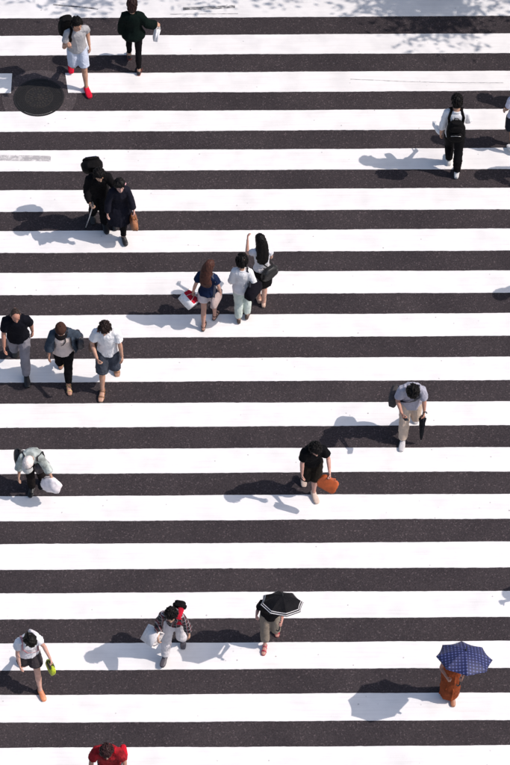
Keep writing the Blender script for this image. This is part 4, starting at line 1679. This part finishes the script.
                  arms=dict(R=((.24, .16, -1), (-.02, .32, -1)), L=((.50, .12, -.9), (.30, .50, -.80), None, 60)),
                  hair=('bun', HB), skin=(.56, .34, .27),
                  wear=[(TR, dict(mat=fabric((.050, .042, .046)), q1=.60, off=.022, flare=.03, name='shorts')), (T, dict(mat=fabric((.70, .69, .72)), sleeve=.45, hem=-.02, off=.024, soff=.026, sflare=.02)), (SH, dict(kind='pump', colour=(.62, .22, .10), sole=(.5, .2, .1)))]),
    parasol_navy=dict(h=1.41, sex='f', hd=-6, lean=13, head=(16, 20), legs=dict(L=(10, 8, -3, 'flat'), R=(2, 12, -1, 'flat')),
                      arms=dict(R=((.36, .15, -.95), (-.62, .80, .15), None, 60), L=((.34, .20, -.90), (-.15, .78, .42), None, 70)),
                      hair=('bob', HB), skin=(.42, .22, .16),
                      wear=[(SK, dict(mat=fabric((.23, .052, .018), var=.3), q1=1.98, off=.026, flare=.045, name='dress_skirt', pleat=.032)), (T, dict(mat=fabric((.23, .052, .018), var=.3), name='dress_bodice', sleeve=.35, hem=-.02, off=.020, soff=.022)), (SH, dict(kind='pump', colour=(.30, .12, .06), sole=(.2, .1, .05)))]),
    red_top=dict(h=1.70, hd=-6, lean=12, head=(30, 10), w=0.95, legs=dict(L=(18, 8, -4, 'flat'), R=(-6, 36, 0, 'lift')),
                 arms=dict(R=((.42, .15, -.95), (.05, .45, -.8)), L=((.36, -.1, -.95), (.12, .35, -.9))),
                 hair=('short', (.030, .012, .012)), skin=(.48, .27, .20),
                 wear=[(TR, dict(mat=fabric((.04, .04, .05)), off=.024)), (T, dict(mat=fabric((.27, .014, .020), var=.55), sleeve=.75, hem=-.08, off=.030, soff=.028, sflare=.02)), (SH, dict(kind='sneaker', colour=(.3, .3, .3)))]),
    # four walkers just beyond the right edge: only their shadows reach into the photograph
    beige_blouse=dict(h=1.66, sex='f', hd=182, lean=4, head=(8, 0), legs=dict(R=(-14, 6, 0, 'flat'), L=(20, 24, 0, 'lift')),
                      arms=dict(L=BACK, R=((.2, .35, -1), (.05, .6, -.8))), hair=('bob', HBR),
                      wear=[(TR, dict(mat=fabric((.06, .07, .1)), off=.022, flare=.014)), (T, dict(mat=fabric((.55, .46, .36)), name='blouse', sleeve=1.2, hem=-.06, off=.028, soff=.026)), (SH, dict(kind='pump', colour=(.05, .04, .04)))]),
    charcoal_suit=dict(h=1.66, hd=4, lean=7, head=(14, 0), w=1.05, legs=dict(L=(20, 8, 0, 'flat'), R=(-16, 34, 2, 'lift')),
                       arms=dict(R=((.25, .3, -1), (.05, .5, -.9)), L=BACK), hair=('short', HB),
                       wear=[(TR, dict(mat=fabric((.04, .04, .045)), off=.024, flare=.014)), (T, dict(mat=fabric((.04, .04, .045)), name='jacket', sleeve=1.9, hem=-.12, off=.03, soff=.026, collar=fabric(WHITE))), (SH, dict(kind='leather', colour=BLK, sole=(.02, .02, .02)))]),
    olive_shirt=dict(h=1.66, hd=0, lean=8, head=(20, 0), legs=dict(L=(18, 8, 0, 'flat'), R=(-12, 40, 2, 'lift')),
                     arms=dict(R=DOWN, L=DOWN), hair=('crop', HB),
                     wear=[(TR, dict(mat=fabric((.12, .11, .1)), off=.022, flare=.014)), (T, dict(mat=fabric((.12, .13, .06)), sleeve=.7, hem=-.08, off=.028, soff=.026)), (SH, dict(kind='sneaker', colour=(.5, .5, .5)))]),
    teal_shirt=dict(h=1.66, hd=4, lean=8, head=(16, 0), legs=dict(L=(18, 8, 0, 'flat'), R=(-12, 40, 2, 'lift')),
                    arms=dict(R=((.6, .3, -.6), (.1, .3, .9), None, 40), L=DOWN), hair=('short', HB),
                    wear=[(TR, dict(mat=fabric((.30, .28, .25)), off=.022, flare=.014)), (T, dict(mat=fabric((.04, .16, .17)), sleeve=.7, hem=-.08, off=.028, soff=.026)), (SH, dict(kind='sneaker', colour=(.5, .5, .5)))]),
)
#SPEC-END
#POS-BEGIN
POS = {
    'grey_tee': (-3.069, 6.556),
    'green_poncho': (-2.098, 6.966),
    'black_jacket': (-2.608, 3.351),
    'navy_coat': (-2.247, 3.104),
    'navy_blouse': (-0.758, 1.262),
    'white_shirt': (-0.199, 1.355),
    'white_blouse': (0.123, 1.666),
    'bald_man': (-3.81, 0.302),
    'denim_jacket': (-3.078, 0.08),
    'white_polo': (-2.356, 0.002),
    'rucksack_youth': (3.417, 4.571),
    'lilac_shirt': (4.494, 5.06),
    'phone_man': (2.472, -0.996),
    'black_tee': (0.88, -2.114),
    'stooped': (-3.461, -1.98),
    'plaid_jacket': (-1.217, -4.987),
    'parasol_black': (0.213, -4.848),
    'ponytail': (-3.399, -5.537),
    'parasol_navy': (2.913, -5.825),
    'red_top': (-2.135, -7.432),
    'beige_blouse': (5.469, 5.972),
    'charcoal_suit': (5.311, 4.391),
    'olive_shirt': (5.493, 1.817),
    'teal_shirt': (5.311, -4.035),
}
#POS-END
for k_, p_ in SPEC.items():
    p_['loc'] = POS[k_]

PB = 'passers-by beyond the right end of the bars'
# man with a rucksack and red shoes
r_, S = person('grey_tee', SPEC['grey_tee'], 'person in grey T-shirt, pale blue shorts and bright red shoes beside the manhole')
backpack(S, 'large black backpack slung over one shoulder of the red-shoed walker', (.006, .0055, .006), 'R', (.15, .10, .23), .30, (-.10, 0, 0))
# woman in a poncho
r_, S = person('green_poncho', SPEC['green_poncho'], 'person in dark bottle-green poncho top and black trousers, walking away with a white bag')
paper_bag(S, 'R', 'white carrier bag swinging from the hand of the green poncho walker', (.80, .79, .80), (.10, .035, .12), .05, drop=(.04, .06, .03))
# pair in black
r_, S = person('black_jacket', SPEC['black_jacket'], 'person in black jacket bowed under a bulky black backpack, holding a thin cane')
backpack(S, 'bulky black backpack riding high above its bowed wearer', (.0055, .005, .0055), 'LR', (.17, .11, .20), .36, (-.06, 0, -.06), -.12, (.10, .14, .22))
hp = S.hand('R')
cn = MB(); cn.tube([hp + A3(0, -.01, .06), A3(hp[0] - .06, hp[1] + .21, hp[2] / 2), A3(hp[0] - .12, hp[1] + .42, .012)], [.010, .009, .008], n=8)
gp = MB(); gp.tube([hp + A3(0, .06, .065), hp + A3(0, 0, .075), hp + A3(0, -.05, .065)], .013, n=8)
fe = MB(); fe.tube([A3(hp[0] - .117, hp[1] + .408, .035), A3(hp[0] - .12, hp[1] + .42, .004)], .011, n=8)
carried(S, 'walking_cane', [('shaft', cn, plain((.62, .60, .60), .3, .5), None), ('grip', gp, plain((.03, .03, .03), .5), None), ('ferrule', fe, plain((.02, .02, .02), .8), None)], 'thin pale walking cane held by the person in black jacket', 'cane', hp)
r_, S = person('navy_coat', SPEC['navy_coat'], 'person in knee-length dark navy coat with pink hair clip, carrying a brown handbag')
b = MB(); b.tube([S.hc + S.hside * .085 + S.hup * .02 + S.hfwd * .03, S.hc + S.hside * .095 + S.hup * .01, S.hc + S.hside * .09 - S.hup * .02 - S.hfwd * .035], [.012, .020, .010], n=8)
b.build('hair_clip', fabric((.66, .36, .40)), r_)
hand_bag(S, 'L', 'tan brown leather handbag hanging beside the navy coat', (.33, .13, .055), (.15, .06, .12), .08, accent=(.5, .4, .2), hmat=leather((.20, .07, .03)))
# three women walking away
r_, S = person('navy_blouse', SPEC['navy_blouse'], 'person with long brown hair, navy blouse and white shorts, walking away')
paper_bag(S, 'L', 'white gift box bag with red contents in the hand of the navy blouse walker', (.80, .78, .78), (.13, .10, .085), .03, rot=70, drop=(.07, .03, 0), stripe_c=(.42, .012, .03))
side_bag(S, 'R', 'pale beige shoulder tote at the hip of the navy blouse walker', (.46, .36, .34), (.17, .05, .15), -.12, 100, mat=fabric((.46, .36, .34)), flap=False, strap_c=(.09, .09, .12), strap_w=.018)
r_, S = person('white_shirt', SPEC['white_shirt'], 'short-haired person in loose white shirt and pale green trousers, walking away')
side_bag(S, 'R', 'slouchy black shoulder tote with pink lining on the white shirt walker', (.007, .006, .010), (.18, .08, .15), .10, 125, mat=fabric((.007, .006, .010)), strap_c=(.016, .014, .02), off=.05, flap=False, strap_w=.016)
r_, S = person('white_blouse', SPEC['white_blouse'], 'person with long black hair, sleeveless white blouse and black skirt, one arm raised')
side_bag(S, 'R', 'black leather bag on a strap at the back of the black skirt walker', (.0055, .005, .0055), (.15, .06, .13), .10, 150, cross=True, off=.04)
# three abreast
r_, S = person('bald_man', SPEC['bald_man'], 'balding person in black T-shirt and grey trousers, empty hands swinging')
r_, S = person('denim_jacket', SPEC['denim_jacket'], 'person in brown peaked cap, open denim jacket, beige tunic and gold sandals')
# the open jacket: a shell round the back and sides with both fronts hanging apart
jb = MB()
for t_row in ((-.02,), ):
    pass
ts_ = [-.04, .04, .12, .20, .28, .36, .42, .465, .495]
angs = list(range(52, 309, 16))
for lay, of in ((0, .055), (1, .040)):
    for t_ in ts_:
        for a_ in angs:
            jb.v.append(tuple(S.surf(t_, a_, of + (.05 * (1 - (t_ + .04) / .54) if lay == 0 else .05 * (1 - (t_ + .04) / .54)))))
na_ = len(angs); nl_ = na_ * len(ts_)
for j in range(len(ts_) - 1):
    for q in range(na_ - 1):
        x = j * na_ + q
        jb.f += [(x, x + 1, x + na_ + 1, x + na_), (nl_ + x, nl_ + x + na_, nl_ + x + na_ + 1, nl_ + x + 1)]
for q in range(na_ - 1):
    e = (len(ts_) - 1) * na_ + q
    jb.f += [(q, nl_ + q, nl_ + q + 1, q + 1), (e, e + 1, nl_ + e + 1, nl_ + e)]
for j in range(len(ts_) - 1):
    for q in (0, na_ - 1):
        x = j * na_ + q
        jb.f.append((x, x + na_, nl_ + x + na_, nl_ + x))
for s_ in 'LR':
    arm_tube(jb, S, s_, 0, 1.45, .030, .025)
jk = jb.build('denim_jacket', fabric((.042, .055, .075), var=.3), r_)
remeshed(jk, .010, 1, .7, (77, (24, 24, 12), .010))
nk = MB()
c5, up5, sd5, fw5 = S.spine(.50)
nk.tube([c5 + sd5 * .05 + fw5 * .05, S.surf(.40, 20, .035), S.surf(.33, 4, .04), S.surf(.30, -6, .04)], (.010, .004), ref=sd5, n=8)
nk.build('neck_strap', leather((.02, .018, .02)), r_)
side_bag(S, 'L', 'dark shoulder bag tucked under the arm of the denim jacket walker', (.022, .022, .030), (.15, .06, .14), .12, 110, off=.09)
r_, S = person('white_polo', SPEC['white_polo'], 'person in white polo shirt and dark knee shorts with brown sandals')
side_bag(S, 'R', 'brown bag on a red-brown strap at the side of the white polo walker', (.10, .05, .03), (.12, .05, .10), .02, 110, strap_c=(.22, .045, .025), strap_w=.022, off=.05)
# young man with a rucksack, seen from behind
r_, S = person('rucksack_youth', SPEC['rucksack_youth'], 'person in white shirt and black trousers seen from behind, wearing a rucksack')
backpack(S, 'black rucksack with dangling buckles on the back of the white shirt', (.0055, .005, .0055), 'LR', (.15, .09, .22), .26, accent=(.4, .4, .4))
hp = S.hand('L', .06)
b = MB(); b.rbox(hp + A3(.07, -.13, .03), unit(A3(.5, -.9, .2)) * .13, unit(A3(.9, .5, 0)) * .05, A3(0, 0, .055), .6, .9, p=3, soft=.04)
b2 = MB(); b2.rbox(hp + A3(.07, -.13, .07), unit(A3(.5, -.9, .2)) * .12, unit(A3(.9, .5, 0)) * .03, A3(0, 0, .02), .6, .5, p=3, soft=.04)
carried(S, 'paper_packet', [('wrapper', b, plain((.80, .78, .77), .6), None), ('folded_top', b2, plain((.80, .78, .77), .6), 0)], 'small white paper packet in the hand of the rucksack wearer', 'packet', hp)
r_, S = person('lilac_shirt', SPEC['lilac_shirt'], 'person in pale lilac shirt and dark shorts, cut by the edge behind the rucksack wearer')
# man reading his phone
r_, S = person('phone_man', SPEC['phone_man'], 'person in grey shirt and beige trousers looking down at a phone')
phone(S, 'R', 'black phone held by the walker in beige trousers')
closed_umbrella(S, 'L', 'folded black umbrella hanging from the hand of the phone reader', (.007, .008, .012), .64, lean=(0, -.05))
side_bag(S, 'R', 'dark grey cross-strapped bag at the hip of the phone reader', (.07, .062, .062), (.17, .07, .15), .04, 105, strap_c=(.014, .016, .03), strap_w=.022, mat=fabric((.07, .062, .062)), off=.06, cross=True)
# black T-shirt with an orange bag
r_, S = person('black_tee', SPEC['black_tee'], 'person in black T-shirt and dark olive shorts carrying an orange handbag')
hand_bag(S, 'L', 'bright orange leather handbag carried by the walker in dark olive shorts', (.44, .085, .018), (.15, .035, .115), .035, rot=66, roll=.42, drop=(-.02, -.05, .05), taper=.88, flap=False, e=.34, p=7.0, hmat=leather((.46, .09, .02)))
# stooped walker with carrier bag
r_, S = person('stooped', SPEC['stooped'], 'stooped person in white cap and pale grey-green jacket with dark trousers')
plastic_bag(S, 'L', 'crumpled white plastic carrier bag held by the stooped walker', drop=(-.02, .02, .17))
side_bag(S, 'R', 'black sling bag hanging at the elbow of the stooped walker', (.006, .005, .006), (.13, .06, .13), .10, 80, off=.07)
side_bag(S, 'L', 'small brown-black waist bag worn in front by the stooped walker', (.06, .045, .045), (.12, .06, .11), .04, 35, off=.04, strap_c=(.02, .02, .02))
b = MB()
for q in (-1, 1):
    pass
b.tube([S.surf(.44, 40, .05), S.surf(.36, 46, .055), S.surf(.24, 40, .06)], (.03, .008), ref=(1, 0, 0), n=8)
b.build('green_panel', fabric((.02, .17, .09)), r_)
# plaid jacket
r_, S = person('plaid_jacket', SPEC['plaid_jacket'], 'person in dark plaid jacket with a red scarf and pale grey trousers')
make_top(S, r_, plaid((.010, .009, .012), (.10, .012, .020), (.34, .30, .31), 13.0), 'jacket', 1.55, -.06, .032, .030, .02, seed=91)
b = MB()
c5, up5, sd5, fw5 = S.spine(.49)
b.tube([S.surf(.30, 30, .05), S.surf(.40, 40, .055), c5 + sd5 * .10 + up5 * .075, S.surf(.44, 140, .05), S.surf(.34, 150, .05)], (.042, .012), ref=sd5, n=10)
b.build('scarf', fabric((.45, .012, .03)), r_)
backpack(S, 'small black daypack on the back of the plaid jacket', (.006, .0055, .006), '', (.10, .045, .11), .20, (.05, 0, .0), .0)
paper_bag(S, 'R', 'white paper shopping bag under the arm of the plaid jacket walker', (.74, .70, .69), (.13, .05, .14), .03, rot=30, drop=(-.13, .10, .12))
# parasols
r_, S = person('parasol_black', SPEC['parasol_black'], 'person in black top, khaki trousers and red sandals beneath the black parasol')
open_umbrella(S, 'L', 'open black parasol with two white lines round its rim', fabric((.008, .0075, .009), .6, .2, 'nylon'), plain((.62, .60, .60), .7), .33, .14, (6, -22), .60, 8, spin=.25, apex=(.19, -.17, 1.545))
r_, S = person('ponytail', SPEC['ponytail'], 'person with black hair in a bun, white T-shirt, dark shorts and orange shoes')
hand_bag(S, 'L', 'lime green handbag swinging from the hand of the bun-haired walker', (.40, .47, .02), (.12, .045, .10), .05, rot=10, hmat=leather((.05, .05, .02)), drop=(-.01, 0, .04))
side_bag(S, 'L', 'white shoulder purse with pink trim behind the bun-haired walker', (.70, .66, .66), (.09, .028, .06), .36, 140, cross=True, strap_c=(.45, .22, .24), off=.03)
r_, S = person('parasol_navy', SPEC['parasol_navy'], 'person in long rust-orange dress beneath the navy checked parasol')
b = MB()
c5, up5, sd5, fw5 = S.spine(.40)
sp_ = [S.ring(t_, .034) for t_ in (.27, .34, .40, .45, .485)]
b.loft(sp_, 22)
sw_ = b.build('shawl', fabric((.62, .60, .62)), r_)
remeshed(sw_, .011, 1, .6, (55, (26, 26, 12), .010))
open_umbrella(S, 'L', 'open navy parasol with a pale dotted check', check_umbrella((.007, .010, .062), (.13, .15, .38), 20.0), None, .42, .145, (2, -22), .62, 8, spin=.1, apex=(.16, -.13, 1.535))
r_, S = person('red_top', SPEC['red_top'], 'person in red patterned top whose body runs below the last bar')
b = MB()
side_bag(S, 'L', 'bright red shoulder bag of the walker in the red top', (.50, .012, .025), (.10, .045, .11), .26, 110, off=.05, mat=fabric((.50, .012, .025)))
# passers-by just outside, whose shadows fall into the picture
person('beige_blouse', SPEC['beige_blouse'], 'person in beige blouse and dark blue trousers walking away', PB)
person('charcoal_suit', SPEC['charcoal_suit'], 'person in charcoal suit jacket and trousers walking closer', PB)
person('olive_shirt', SPEC['olive_shirt'], 'person in olive shirt and dark trousers walking alone', PB)
person('teal_shirt', SPEC['teal_shirt'], 'person in teal shirt holding one hand up to the ear', PB)

run_jobs()
